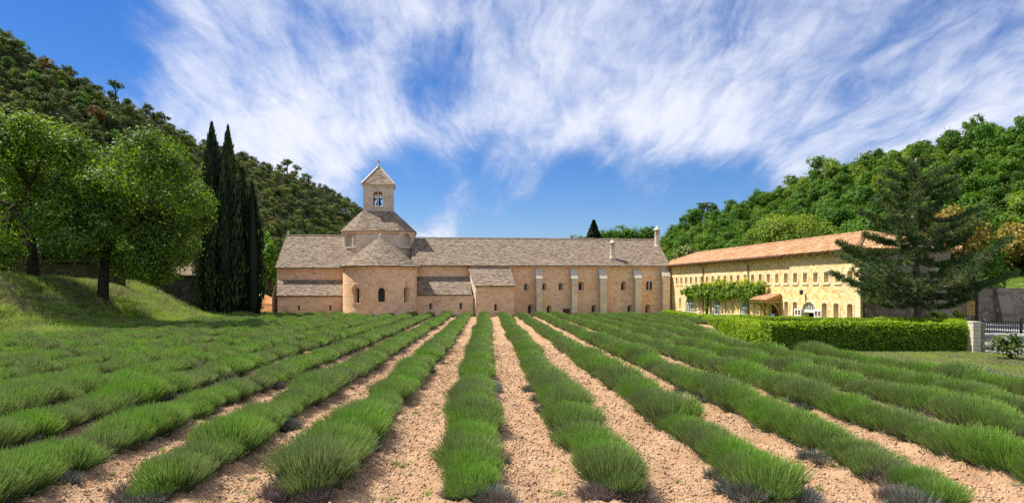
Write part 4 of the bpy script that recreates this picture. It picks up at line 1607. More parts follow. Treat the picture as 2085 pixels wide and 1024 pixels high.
def blob_leaves(blobs, per, size, rng, shell=0.45, clump=0.25, up=0.35):
    """blobs: rows (x,y,z,rx,ry,rz).  Returns centres, normals, sizes, tints"""
    C, N, S, T = [], [], [], []
    for b in blobs:
        b = np.asarray(b, float)
        n = int(per * (b[3] * b[4] + b[3] * b[5] + b[4] * b[5]) / 3)
        d = rng.normal(size=(n, 3))
        d /= np.linalg.norm(d, axis=1, keepdims=True)
        # smaller clumps inside a blob give it an uneven surface
        k = max(4, int(n / 60))
        cd_ = rng.normal(size=(k, 3))
        cd_ /= np.linalg.norm(cd_, axis=1, keepdims=True)
        w = rng.randint(0, k, n)
        d2 = cd_[w] + rng.normal(size=(n, 3)) * .28
        d2 /= np.linalg.norm(d2, axis=1, keepdims=True)
        useb = rng.uniform(size=n) < .75
        d = np.where(useb[:, None], d2, d)
        lump = (rng.uniform(.72, 1.15, k))[w]
        rr = (1 - shell * rng.uniform(0, 1, n) ** 1.6) * np.where(useb, lump, 1.0)
        C.append(b[:3] + d * b[3:6] * rr[:, None])
        N.append(d + rng.normal(size=(n, 3)) * .55 + np.array([0, 0, up]))
        S.append(size * rng.uniform(.65, 1.3, n))
        stray = rng.uniform(size=n) < .14
        C[-1] = np.where(stray[:, None], b[:3] + (C[-1] - b[:3]) * rng.uniform(1.05, 1.32, n)[:, None], C[-1])
        off = rng.uniform(-clump, clump) + (rng.uniform(-clump, clump, k))[w]
        T.append(.45 + off + rng.normal(size=n) * .16)
    return np.concatenate(C), np.concatenate(N), np.concatenate(S), np.concatenate(T)


def join_np(name, parts, mats):
    """parts: list of (V,Q,tint,mi) -> one mesh"""
    V, Q, T, I, o = [], [], [], [], 0
    for v, q, t, i in parts:
        V.append(v)
        Q.append(q + o)
        T.append(np.broadcast_to(np.asarray(t, float), (len(q),)))
        I.append(np.full(len(q), i))
        o += len(v)
    return np_mesh(name, np.concatenate(V), np.concatenate(Q), mats, np.concatenate(T), np.concatenate(I))


def arr_of(me):
    n = len(me.vertices)
    v = np.empty(n * 3, np.float32)
    me.vertices.foreach_get('co', v)
    q = np.empty(len(me.loops), np.int32)
    me.loops.foreach_get('vertex_index', q)
    return v.reshape(-1, 3), q.reshape(-1, 4)


def branch_tubes(mb, base, forks, targets, r0, rng, bend=.18):
    """limbs from the trunk forks to the leaf clumps"""
    for tg in targets:
        tg = Vector(tg)
        f = min(forks, key=lambda p: (Vector(p) - tg).length + .4 * abs(Vector(p).z - base[2]))
        f = Vector(f)
        L = (tg - f).length
        pts, rad = [], []
        off = Vector(rng.normal(size=3)) * L * bend * .5
        for i in range(6):
            t = i / 5
            p = f.lerp(tg, t) + off * math.sin(math.pi * t) + Vector((0, 0, L * .10 * math.sin(math.pi * t)))
            pts.append(p)
            rad.append(max(.015, r0 * (1 - .85 * t)))
        mb.tube(pts, rad, 5)
        for _ in range(3):
            t = rng.uniform(.45, .95)
            p = f.lerp(tg, t) + off * math.sin(math.pi * t)
            q = p + Vector(rng.normal(size=3)) * .22 * L
            q.z = max(q.z, p.z - .1)
            mb.tube([p, p.lerp(q, .5) + Vector((0, 0, .05)), q], [.03, .02, .01], 4)


def pix3(px, py, y):
    return ((px - CX) / F * y, y, CAMZ + (CY - py) / F * y)


def ground_at(x, y):
    return float(ground_h(np.array([x]), np.array([y]))[0])


def big_tree(label, tx, ty, trunk, forks, blobs_px, depth, seed, leafm, per=150, size=.2, r0=.16):
    rng = np.random.RandomState(seed)
    z = ground_at(tx, ty) - .15
    o = thing('broadleaf_tree', label, 'tree', (tx, ty, z))
    org = np.array([tx, ty, z])
    mb = MB()
    tp = [Vector((tx, ty, z)) - Vector(org)] + [Vector(pix3(a, b, ty)) - Vector(org) for a, b in trunk]
    mb.tube(tp, [.42, .33] + [.28 - .02 * i for i in range(len(tp) - 2)], 9)
    fk = [Vector(pix3(a, b, ty)) - Vector(org) for a, b in forks]
    for f in fk:
        mb.tube([tp[-1], tp[-1].lerp(f, .5) + Vector((0, rng.uniform(-.3, .3), .1)), f], [.24, .2, .15], 7)
    bl = []
    for a, b, r in blobs_px:
        y = ty + rng.uniform(-depth, depth)
        p = np.array(pix3(a, b, y)) - org
        rr = r * y / F * 1.30
        bl.append((*p, rr, rr * 1.15, rr * .88))
    branch_tubes(mb, (0, 0, 0), fk, [b[:3] for b in bl], .11, rng)
    mb.build('trunk', M['bark'], o, smooth=True)
    C, N, S, T = blob_leaves(bl, per, size, rng, shell=.75, clump=.18)
    link('crown', leaf_mesh('crown', C, N, S, M[leafm], rng, T), o)
    return o


big_tree('large broadleaf tree at the left edge with dark trunk on the grass bank', -31.6, 48.0, [(66, 520), (62, 470)], [(30, 420), (95, 400), (60, 380), (140, 440)],
         [(40, 285, 52), (105, 295, 46), (-40, 300, 60), (165, 330, 42), (20, 355, 55), (90, 365, 50), (150, 395, 46), (205, 365, 32), (-50, 400, 60), (35, 430, 50), (105, 445, 44),
          (180, 450, 34), (-10, 480, 40), (120, 500, 30), (212, 420, 34), (58, 262, 28), (-80, 480, 50), (10, 265, 30), (150, 300, 26), (-20, 250, 34), (160, 490, 34), (0, 525, 30), (205, 500, 30), (120, 420, 40), (25, 520, 26)], 3.2, 11, 'leaf_big', per=430, size=.19)
big_tree('spreading broadleaf tree with a thick leaning trunk, between the edge tree and the cypresses', -27.9, 50.0, [(212, 540), (222, 490)], [(200, 440), (255, 430), (290, 455), (235, 400)],
         [(285, 305, 36), (335, 312, 34), (240, 335, 40), (300, 350, 46), (358, 362, 40), (390, 405, 36), (250, 400, 46), (320, 420, 48), (378, 445, 40), (405, 440, 26), (222, 455, 36),
          (288, 480, 44), (345, 500, 40), (312, 545, 30), (262, 540, 30), (378, 510, 26), (182, 420, 30), (200, 375, 32), (300, 285, 24), (345, 335, 30), (415, 415, 22), (340, 545, 30), (290, 525, 34), (240, 525, 26), (170, 455, 30), (365, 475, 34), (320, 570, 20)], 3.0, 12, 'leaf_big', per=430, size=.19)

# cypresses
def cypress(label, px, y, ptop, halfpx, seed, lean=0.0):
    rng = np.random.RandomState(seed)
    x = (px - CX) / F * y
    z0 = ground_at(x, y) - .1
    H = CAMZ + (CY - ptop) / F * y - z0
    R = halfpx * y / F
    o = thing('cypress_tree', label, 'tree', (x, y, z0), group='cypresses left of the church')
    mb = MB()
    mb.tube([(0, 0, -.2), (0, 0, .8), (0, 0, 2.0)], [.22, .17, .14], 8)
    mb.build('trunk', M['bark'], o, smooth=True)
    prof = lambda h: np.interp(h, [0, .03, .12, .35, .6, .8, .93, 1.0], [.25, .62, .9, 1.0, .84, .52, .20, .02])
    n = int(1500 * H * R / 6)
    h = rng.uniform(0.02, 1, n) ** 1.05
    k = 13                                             # upright sprays with furrows between
    ang0 = rng.uniform(0, 2 * math.pi, k)
    hk = rng.uniform(-.15, .15, k)
    w = rng.randint(0, k, n)
    ang = ang0[w] + rng.normal(size=n) * .17 + 1.5 * hk[w] * h
    lump = 1 + .15 * np.sin(h * (17 + 6 * hk[w]) + w) + .13 * rng.normal(size=n)
    rr = prof(h) * R * 1.12 * lump * np.where(rng.uniform(size=n) < .8, 1, .75)
    C = np.stack([np.cos(ang) * rr + lean * h * H, np.sin(ang) * rr, h * H], -1)
    d = np.stack([np.cos(ang), np.sin(ang), np.full(n, .1)], -1) + rng.normal(size=(n, 3)) * .45
    # upright rhombi
    up_ = np.stack([np.cos(ang) * .15, np.sin(ang) * .15, np.ones(n)], -1) + rng.normal(size=(n, 3)) * .15
    up_ /= np.linalg.norm(up_, axis=1, keepdims=True)
    side = np.cross(up_, d)
    side /= np.linalg.norm(side, axis=1, keepdims=True) + 1e-9
    a = (rng.uniform(.16, .34, n))[:, None]
    b = a * .28
    V = np.stack([C - up_ * a, C - side * b, C + up_ * a * 1.2, C + side * b], 1).reshape(-1, 3)
    T = np.clip(.35 + .25 * (lump - 1) / .12 + .2 * rng.normal(size=n), 0, 1)
    link('crown', np_mesh('crown', V, np.arange(4 * n).reshape(n, 4), M['leaf_cypress'], tint=T), o)
    cb = MB()
    hs_ = np.linspace(.03, .97, 12)
    cb.tube([(lean * q * H, 0, q * H) for q in hs_], [float(prof(q)) * R * .74 for q in hs_], 9, .1)
    cb.build('inner_foliage', M['leaf_cypress'], o)


cypress('tall dark cypress, leftmost and widest of the group beside the church', 431, 67.0, 252, 28, 1)
cypress('tallest slender cypress with the sharp tip, second from the left in its group', 464, 69.0, 258, 24, 2)
cypress('shorter cypress in the middle right of the group beside the church', 494, 70.5, 345, 21, 3)
cypress('rightmost cypress, nearest to the church transept wall', 514, 69.0, 375, 20, 4)
cypress('low front cypress at the left foot of the group, next to the stone shed', 424, 65.0, 320, 21, 5)
cypress('cypress with a broad foot standing in front, in the middle of the group', 458, 66.0, 300, 27, 6)

# ------------------------------------------------------------------ left: stone shed, old wall, shrubs, fence, earth mound
shed = thing('stone_shed', 'small dark stone shed with a pale slab roof at the top of the grass bank', 'shed', (-29.5, 66, 0.2))
Ps_ = lambda s, z, d: (s, -d, z)
wall(shed, 'front_wall', Ps_, -2.6, 2.4, -1.0, 3.55, [], m='shaded_stone', mm='shaded_stone', ch=.26, sw=(.25, .55), jitter=.1)
wall(shed, 'side_wall', lambda s, z, d: (-2.6 - d, s, z), 0, 4, -1.0, 4.2, [], m='shaded_stone', mm='shaded_stone', ch=.26, sw=(.25, .55))
wall(shed, 'side_wall', lambda s, z, d: (2.4 + d, s, z), 0, 4, -1.0, 3.6, [], m='shaded_stone', mm='shaded_stone', ch=.26, sw=(.25, .55))
lauze_plane(shed, 'roof', (-2.8, -.3, 3.55), (2.6, -.3, 3.55), (2.6, 4, 4.5), (-2.8, 4, 4.5), expo=.4)
mb = MB()
mb.bar((-2.85, -.32, 3.64), (-2.85, 4.0, 4.6), .22, .12, tint=.9)
mb.bar((2.65, -.32, 3.64), (2.65, 4.0, 4.6), .22, .12, tint=.9)
mb.build('verge_stone', M['pale_stone'], shed)
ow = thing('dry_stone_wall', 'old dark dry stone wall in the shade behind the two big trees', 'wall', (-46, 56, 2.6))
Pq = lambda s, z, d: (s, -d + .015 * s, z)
wall(ow, 'wall_face', Pq, 0, 16.5, -.4, 1.9, [], m='shaded_stone', mm='shaded_stone', ch=.24, sw=(.2, .6), jitter=.12, proud=.05)
mb = MB()
for i in range(30):
    mb.box((.28 + .55 * i, .2, 2.15), (.5, .6, RNG.uniform(.1, .2)), RNG.uniform(-.06, .06), float(RNG.uniform(0, 1)))
mb.build('coping', M['shaded_stone'], ow, kind='stuff')


def shrub(name, label, cat, px, py_base, y, wpx, hpx, leafm, seed, per=240, size=.2, n=9, z=None, trunk=False, group=None):
    rng = np.random.RandomState(seed)
    x = (px - CX) / F * y
    zb = ground_at(x, y) if z is None else z
    R, H = wpx / 2 * y / F, hpx * y / F
    o = thing(name, label, cat, (x, y, zb), group=group)
    bl = []
    lo = .42 if trunk else .28
    for i in range(n):
        f = rng.uniform(0, 1)
        a = rng.uniform(0, 2 * math.pi)
        h = rng.uniform(lo, .86)
        rad = R * .62 * math.sqrt(f) * (1.05 - .5 * abs(h - .5))
        k = rng.uniform(.36, .52)
        bl.append((math.cos(a) * rad, math.sin(a) * rad, H * h, R * k, R * k, min(R * k, H * .22)))
    bl.append((0, 0, H * .8, R * .5, R * .5, H * .2))
    C, N, S, T = blob_leaves(bl, per, size, rng, shell=.6)
    link('crown', leaf_mesh('crown', C, N, S, M[leafm], rng, T), o)
    mb = MB()
    mb.tube([(0, 0, -.3), (.05, 0, H * .3), (0, .05, H * .55)], [max(.05, R * .07), max(.04, R * .055), .03], 7)
    for b in bl:
        mb.tube([(0, 0, H * .3), (b[0] * .5, b[1] * .5, H * .3 + (b[2] - H * .3) * .6), b[:3]], [max(.03, R * .035), .025, .012], 4)
    mb.build('trunk', M['bark'], o)
    return o


shrub('shrub', 'brown leaved shrub at the left edge beside the tree trunk', 'shrub', 8, 570, 50, 80, 130, 'leaf_brown', 31, per=420, size=.22)
shrub('shrub', 'yellowish pale shrub behind the stone shed roof', 'shrub', 372, 548, 72, 60, 90, 'leaf_gold', 32, per=300, size=.25, z=1.0)
shrub('shrub', 'dark green bush behind the dry stone wall, in the shade of the big trees', 'shrub', 150, 530, 60, 170, 150, 'leaf_scrub', 33, per=300, size=.3)
shrub('shrub', 'dark bush between the leaning tree trunk and the shed', 'shrub', 290, 560, 64, 110, 120, 'leaf_big', 34, per=300, size=.28)
shrub('broadleaf_tree', 'bright green tree just left of the church, behind the cypresses', 'tree', 548, 600, 92, 60, 140, 'leaf_right', 35, per=260, size=.35, n=12, z=-.5)
shrub('broadleaf_tree', 'low bright tree behind the cypress group on the church side', 'tree', 500, 590, 100, 120, 160, 'leaf_right', 36, per=200, size=.4, n=14, z=-.5)

mound = thing('earth_mound', 'mound of bare orange earth behind the iron fence left of the church', 'mound', (-27.3, 84, -.6))
g = np.linspace(-4, 4, 28)
X_, Y_ = np.meshgrid(g, g)
R_ = np.sqrt((X_ / 1.0) ** 2 + (Y_ / .9) ** 2)
Z_ = 2.6 * np.clip(1 - R_ / 4, 0, 1) ** .9 + .12 * vnoise(X_, Y_, .6, 4)
i = (np.arange(27)[:, None] * 28 + np.arange(27)[None, :]).ravel()
link('soil_heap', np_mesh('soil_heap', np.stack([X_, Y_, Z_], -1).reshape(-1, 3), np.stack([i, i + 1, i + 29, i + 28], -1), M['dirt'], smooth=True), mound)
fen = thing('iron_fence', 'dark iron bar fence between the cypresses and the church', 'fence', (-26.2, 77.6, -.5))
mb = MB()
for z in (.12, 1.15):
    mb.bar((-.6, 0, z), (2.6, 0, z), .05)
mb.build('rail', M['iron'], fen)
bar_me = None
for i in range(24):
    if bar_me is None:
        mb = MB()
        mb.bar((0, 0, 0), (0, 0, 1.25), .035)
        b_ = mb.build('bar', M['iron'], fen)
        bar_me = b_.data
    else:
        b_ = link('bar', bar_me, fen)
    b_.location = (-.6 + 3.2 * i / 23, .03, 0)

# ------------------------------------------------------------------ right: hedges, pillar, gate, sign, retaining wall
def hedge(label, a, b, w, h0, h1, seed, dens=420, size=.088, leafm='leaf_hedge', group='clipped hedges in front of the guest wing'):
    rng = np.random.RandomState(seed)
    ax, ay = a
    bx, by = b
    L = math.hypot(bx - ax, by - ay)
    dx, dy = (bx - ax) / L, (by - ay) / L
    nx, ny = -dy, dx
    z0 = ground_at((ax + bx) / 2, (ay + by) / 2)
    o = thing('hedge', label, 'hedge', (ax, ay, z0), group=group)
    faces = [('s', -1), ('s', 1), ('t', 0), ('e', 0), ('e', 1)]
    C, N = [], []
    for kind, sg in faces:
        hm = max(h0, h1)
        ar = L * hm if kind == 's' else L * w if kind == 't' else w * hm
        n = int(ar * dens)
        p, q = rng.uniform(0, 1, n), rng.uniform(0, 1, n)
        dep = np.abs(rng.normal(size=n)) * .06
        if kind == 's':
            s, hh, t = p * L, .04 + q * .96, sg * (w / 2 - dep - .16 * np.clip((q - .72) / .28, 0, 1) ** 2)
            nr = np.tile([nx * sg, ny * sg, .35], (n, 1))
        elif kind == 't':
            s, hh, t = p * L, 1 - dep * .8 - .14 * np.abs(q * 2 - 1) ** 3, (q - .5) * w
            nr = np.tile([0, 0, 1.0], (n, 1))
        else:
            s, hh, t = np.where(sg == 1, L - dep, dep), .05 + q * .95, (p - .5) * w
            nr = np.tile([dx * (1 if sg else -1), dy * (1 if sg else -1), .3], (n, 1))
        H = h0 + (h1 - h0) * s / L +   .07 * vnoise(s, t * 0 + seed, 1.1, seed) + .04 * vnoise(s, t, .35, seed + 1)
        t = t + (.08 * vnoise(s, hh * 2, .9, seed + 2) + .04 * vnoise(s, hh * 2, .25, seed + 3)) * (1 if kind == 's' else 0)
        C.append(np.stack([dx * s + nx * t, dy * s + ny * t, hh * H], -1))
        N.append(nr + rng.normal(size=(n, 3)) * .5)
    C, N = np.concatenate(C), np.concatenate(N)
    n = len(C)
    T = .30 + .20 * rng.normal(size=n) + .25 * (C[:, 2] / max(h0, h1) - .4) * rng.uniform(0, 1.6, n)
    link('foliage', leaf_mesh('foliage', C, N, size * rng.uniform(.7, 1.4, n), M[leafm], rng, T, aspect=1.5), o)
    mb = MB()
    k = w / 2 - .13
    lo = [(nx * -k + dx * .1, ny * -k + dy * .1, 0), (dx * (L - .1) - nx * k, dy * (L - .1) - ny * k, 0), (dx * (L - .1) + nx * k, dy * (L - .1) + ny * k, 0), (nx * k + dx * .1, ny * k + dy * .1, 0)]
    hi = [(p[0], p[1], (h0 if i in (0, 3) else h1) - .12) for i, p in enumerate(lo)]
    mb.hexa(lo, hi, .0)
    mb.build('inner_foliage', M[leafm], o)
    return o


hedge('big clipped hedge at the front, facing the lavender and ending at the stone pillar', (12.3, 30.3), (20.6, 30.1), 1.3, 1.27, 1.33, 1)
hedge('clipped hedge running back from the front hedge corner along the lavender', (13.0, 30.9), (16.3, 47.5), 1.2, 1.22, .98, 2)
hedge('low clipped hedge at the back of the square garden, nearest the guest wing wall', (16.4, 48.3), (24.6, 37.2), 1.1, .95, 1.2, 3, dens=240)
hedge('clipped hedge on the road side of the square garden behind the pillar', (21.4, 30.9), (24.9, 36.6), 1.0, 1.2, 1.2, 4)
hedge('low far hedge beside the corner of the abbey range and the wing', (19.4, 74.5), (19.3, 60.8), .9, .62, .62, 5, dens=150, size=.13)
hedge('low hedge from the white post to the garden hedge, before the french doors', (19.1, 59.8), (17.3, 49.2), .9, .62, .8, 6, dens=190, size=.11)
wp = thing('white_post', 'slim white post standing in the gap between the two low hedges', 'post', (19.0, 60.3, -.42))
mb = MB()
mb.box((0, 0, .35), (.14, .14, .74))
mb.box((0, 0, .75), (.19, .19, .06))
mb.build('shaft', M['white'], wp)

pil = thing('stone_pillar', 'square pale stone gate pillar at the end of the front hedge', 'pillar', (20.80, 29.3, -.21))
z = 0.0
for i in range(8):
    mb = MB()
    h = 1.3 / 8
    mb.box((RNG.uniform(-.008, .008), 0, z + h / 2), (.33, .34, h - .012), RNG.uniform(-.02, .02), float(RNG.uniform(.3, 1)))
    mb.build('stone_block', M['pale_stone'], pil)
    z += h
mb = MB()
mb.box((0, 0, z + .03), (.37, .38, .06), 0, .7)
mb.build('cap', M['pale_stone'], pil)
wpo = thing('wooden_post', 'weathered square wooden post beside the stone pillar', 'post', (21.10, 29.25, -.21))
mb = MB()
mb.box((0, 0, .62), (.13, .13, 1.26))
mb.box((0, 0, 1.27), (.15, .15, .05))
mb.build('shaft', M['grey_wood'], wpo)

gate = thing('iron_gate', 'low dark iron bar gate across the road by the retaining wall', 'gate', (31.0, 43.0, -.28))
GL = 6.4
mb = MB()
for z in (.08, .74):
    mb.bar((0, 0, z), (GL, 0, z), .05)
mb.build('rail', M['iron'], gate)
for x in (0, 2.45, GL):
    mb = MB()
    mb.bar((x, 0, -.05), (x, 0, 1.0), .09)
    mb.build('post', M['iron'], gate)
bm_ = None
for i in range(44):
    if bm_ is None:
        mb = MB()
        mb.bar((0, 0, .05), (0, 0, .76), .035)
        b_ = mb.build('bar', M['iron'], gate)
        bm_ = b_.data
    else:
        b_ = link('bar', bm_, gate)
    b_.location = (GL * (i + .5) / 44, .03, 0)

sg = thing('wooden_sign', 'wooden plank sign board standing behind the hedge under the pine', 'sign', (31.7, 45.0, -.3))
for i in range(5):
    mb = MB()
    mb.box((0, 0, 1.15 + .19 * i), (.56, .05, .18))
    mb.build('plank', M['oak'], sg)
mb = MB()
mb.box((0.03, -.03, 1.72), (.22, .012, .07))
mb.build('lettering', M['door_wood'], sg)
for e in (-.2, .2):
    mb = MB()
    mb.bar((e, .05, 0), (e, .05, 2.05), .08)
    mb.build('post', M['grey_wood'], sg)
bx = thing('notice_box', 'small pale blue box on a post next to the wooden sign', 'sign', (32.5, 45.0, -.3))
mb = MB()
mb.box((0, 0, .62), (.34, .08, .42))
mb.build('panel', M['white'], bx)
mb = MB()
mb.box((0, -.045, .62), (.26, .01, .32))
mb.build('print', M['blue'], bx)
mb = MB()
mb.bar((0, .05, 0), (0, .05, .9), .06)
mb.build('post', M['iron'], bx)

rw = thing('retaining_wall', 'high rough stone retaining wall along the road at the right edge', 'wall', (38, 58, -.45))
Pr = lambda s, z, d: (s, -d + .12 * z, z)
wall(rw, 'wall_face', Pr, 0, 24, 0, 2.85, [], m='grey_rubble', ch=.25, sw=(.22, .6), jitter=.12, proud=.06)
mb = MB()
for i in range(44):
    mb.box((.27 + .55 * i, .55, 2.92), (.52, .5, RNG.uniform(.12, .2)), RNG.uniform(-.05, .05), float(RNG.uniform(0, 1)))
mb.build('coping', M['grey_rubble'], rw, kind='stuff')
mb = MB()
for z0 in np.arange(0, 2.8, .3):
    k = 1 - z0 / 3.2
    mb.hexa([(5.0, -.9 * k, z0), (6.0, -.9 * k, z0), (6.0, .3, z0), (5.0, .3, z0)], [(5.0, -.9 * (k - .09), z0 + .29), (6.0, -.9 * (k - .09), z0 + .29), (6.0, .3, z0 + .29), (5.0, .3, z0 + .29)], float(RNG.uniform(0, 1)))
mb.build('buttress', M['grey_rubble'], rw)

# flowering bush at the right edge
fb_ = shrub('rose_bush', 'rounded bush with white blossoms at the right edge by the road', 'bush', 2056, 735, 26.3, 92, 52, 'leaf_rose', 41, per=2600, size=.065, n=12)
rng = np.random.RandomState(5)
mb = MB()
for i in range(46):
    a, h = rng.uniform(-math.pi, .3), rng.uniform(.25, 1.0)
    r = .84 * math.sqrt(max(0.05, 1 - (h - .4) ** 2 * 1.6))
    c = Vector((math.cos(a) * r, math.sin(a) * r, h * .93))
    for j in range(6):
        t = 2 * math.pi * j / 6
        u = Vector((math.cos(t), .2 * math.sin(t) - .5, math.sin(t))).normalized() * .05
        v = Vector((-math.sin(t), -.2, math.cos(t))) * .025
        mb.quad([tuple(c), tuple(c + u * .7 + v), tuple(c + u * 1.2), tuple(c + u * .7 - v)])
mb.build('blossom', M['flower'], fb_, kind='stuff')
shrub('shrub', 'small bright yellow-green shrub beside the wooden sign', 'shrub', 1948, 640, 46, 42, 44, 'leaf_hedge', 42, per=700, size=.1)
shrub('shrub', 'dark shrub in the shade at the foot of the pine', 'shrub', 1905, 660, 43, 90, 46, 'leaf_scrub', 43, per=600, size=.12)
shrub('broadleaf_tree', 'golden-leaved oak behind the pine, above the wooden sign', 'tree', 1925, 650, 52, 190, 235, 'leaf_gold', 44, per=230, size=.24, n=22, trunk=True)
shrub('broadleaf_tree', 'dark leafy tree behind the golden oak, towards the retaining wall', 'tree', 1985, 650, 57, 170, 240, 'leaf_right', 45, per=230, size=.26, n=20, trunk=True, z=-.4)
shrub('broadleaf_tree', 'small yellowish tree on the grassy terrace above the retaining wall', 'tree', 2062, 560, 66, 130, 120, 'leaf_gold', 46, per=220, size=.26, n=14, trunk=True, z=3.2)
shrub('broadleaf_tree', 'rounded lime green tree on the slope just above the guest wing roof', 'tree', 1612, 540, 84, 150, 165, 'leaf_lime', 47, per=420, size=.22, n=26, z=1.6)
shrub('shrub', 'dark grey-green bush above the junction of slab roof and tiled roof', 'shrub', 1400, 560, 98, 95, 105, 'leaf_scrub', 48, per=230, size=.34, n=14, z=1.0)

# big dark pine before the end wall
rng = np.random.RandomState(77)
PX, PY = 25.05, 40.0
pz = ground_at(PX, PY)
pine = thing('black_pine', 'large dark pine with tiered branches in front of the wing end wall', 'tree', (PX, PY, pz))
mb = MB()
PH = 10.4
tk = [Vector((.05 * math.sin(i), .04 * math.cos(i * 1.3), PH * i / 10)) for i in range(11)]
mb.tube(tk, [.24 * (1 - .085 * i) + .015 for i in range(11)], 9)
C, N = [], []
nee_c, nee_d = [], []
hh = 1.9
while hh < PH - .2:
    f = hh / PH
    Lm = float(np.interp(f, [0, .16, .26, .34, .45, .6, .75, .88, 1], [1.6, 3.4, 5.2, 5.0, 4.2, 3.7, 2.9, 2.0, .5]))
    nb_ = rng.randint(4, 7)
    a0 = rng.uniform(0, 6.28)
    for j in range(nb_):
        a = a0 + 2 * math.pi * j / nb_ + rng.uniform(-.3, .3)
        L = Lm * rng.uniform(.6, 1.08)
        rise = rng.uniform(-.02, .16) + .35 * max(0, f - .6)
        d = Vector((math.cos(a), math.sin(a), rise)).normalized()
        p0 = Vector((0, 0, hh))
        pts = [p0 + d * L * t + Vector((0, 0, -.10 * L * math.sin(math.pi * t) + .12 * L * t * t)) for t in np.linspace(0, 1, 6)]
        mb.tube(pts, [.065 * (1 - .8 * t) * (1.2 - f * .6) for t in np.linspace(0, 1, 6)], 5)
        for t in np.linspace(.28, 1.0, max(4, int(L * 4.2))):
            p = p0 + d * L * t + Vector((0, 0, -.10 * L * math.sin(math.pi * t) + .12 * L * t * t))
            for sgn in (-1, 0, 1):
                sd = Vector((-d.y, d.x, .1)) * sgn * L * .20 * (1.15 - .75 * t) * rng.uniform(.5, 1.4)
                q = p + sd + Vector((0, 0, rng.uniform(0, .14)))
                if sgn:
                    mb.tube([p, q], [.016, .008], 3)
                nee_c.append(q)
                nee_d.append((d + sd * .8 + Vector((0, 0, .5))).normalized())
    hh += rng.uniform(.42, .75)
mb.build('trunk', M['pine_bark'], pine, smooth=True)
nc = np.array([list(v) for v in nee_c])
nd = np.array([list(v) for v in nee_d])
K = 42
c = np.repeat(nc, K, 0) + rng.normal(size=(len(nc) * K, 3)) * .035
dirs = np.repeat(nd, K, 0) * .75 + rng.normal(size=(len(nc) * K, 3)) * .62
dirs /= np.linalg.norm(dirs, axis=1, keepdims=True)
ln = rng.uniform(.14, .27, len(c))[:, None]
sd = np.cross(dirs, rng.normal(size=dirs.shape))
sd /= np.linalg.norm(sd, axis=1, keepdims=True) + 1e-9
V = np.stack([c - sd * .007, c + sd * .007, c + dirs * ln + sd * .012, c + dirs * ln - sd * .012], 1).reshape(-1, 3)
tt = np.repeat(np.clip(.4 + .25 * rng.normal(size=len(nc)), 0, 1), K) + rng.normal(size=len(c)) * .12
link('needles', np_mesh('needles', V, np.arange(len(V)).reshape(-1, 4), M['leaf_pine'], tint=np.clip(tt, 0, 1)), pine)

# climbing vine on the wing wall
rng = np.random.RandomState(3)
vine = thing('climbing_vine', 'bright green climbing vine trained along the wing wall between the two window rows', 'vine', abbey_pt(*Pw(10.9, GZ, .25)), AB_A)
bl = []
for s in np.arange(5.0, 22.4, .42):
    top = float(np.interp(s, [5, 6.2, 9, 11.5, 12.6, 17, 22.4], [2.30, 2.45, 2.75, 2.9, 3.0, 3.05, 2.95]))
    bot = float(np.interp(s, [5, 5.8, 7.2, 9.5, 12, 14, 17, 20, 22.4], [2.05, 1.85, 1.45, 1.75, 1.65, 1.55, 1.75, 1.45, 2.3]))
    for z in np.arange(bot + .2, top, .3):
        r = rng.uniform(.30, .46)
        bl.append((-(.14 + rng.uniform(0, .22)), -(s - 10.9) + rng.uniform(-.15, .15), z - GZ + rng.uniform(-.1, .1), r * .8, r, r))
for z in np.arange(.1, 1.8, .26):
    bl.append((-.12, .06 * math.sin(z * 5), z - GZ, .2, .26 + .12 * (z / 1.8), .26))
C, N, S, T = blob_leaves(bl, 900, .14, rng, shell=.6, clump=.2)
T = T - .18 + .45 * np.clip((C[:, 2] + GZ - 2.45) / .5, 0, 1) * rng.uniform(.3, 1.2, len(C))
link('foliage', leaf_mesh('foliage', C, N + np.array([-.6, 0, .2]), S, M['leaf_vine'], rng, T, aspect=1.2), vine)
mb = MB()
mb.tube([(0, 0, 0), (.03, .05, 1.0), (0, -.04, 2.0), (.02, 0, 2.8)], [.09, .075, .07, .05], 7)
for e in (-1, 1):
    mb.tube([(0, 0, 2.4), (.02, e * 2.5, 2.9), (.05, e * 5.0 if e > 0 else -10.5, 3.0)], [.05, .04, .02], 6)
mb.build('stem', M['bark'], vine)

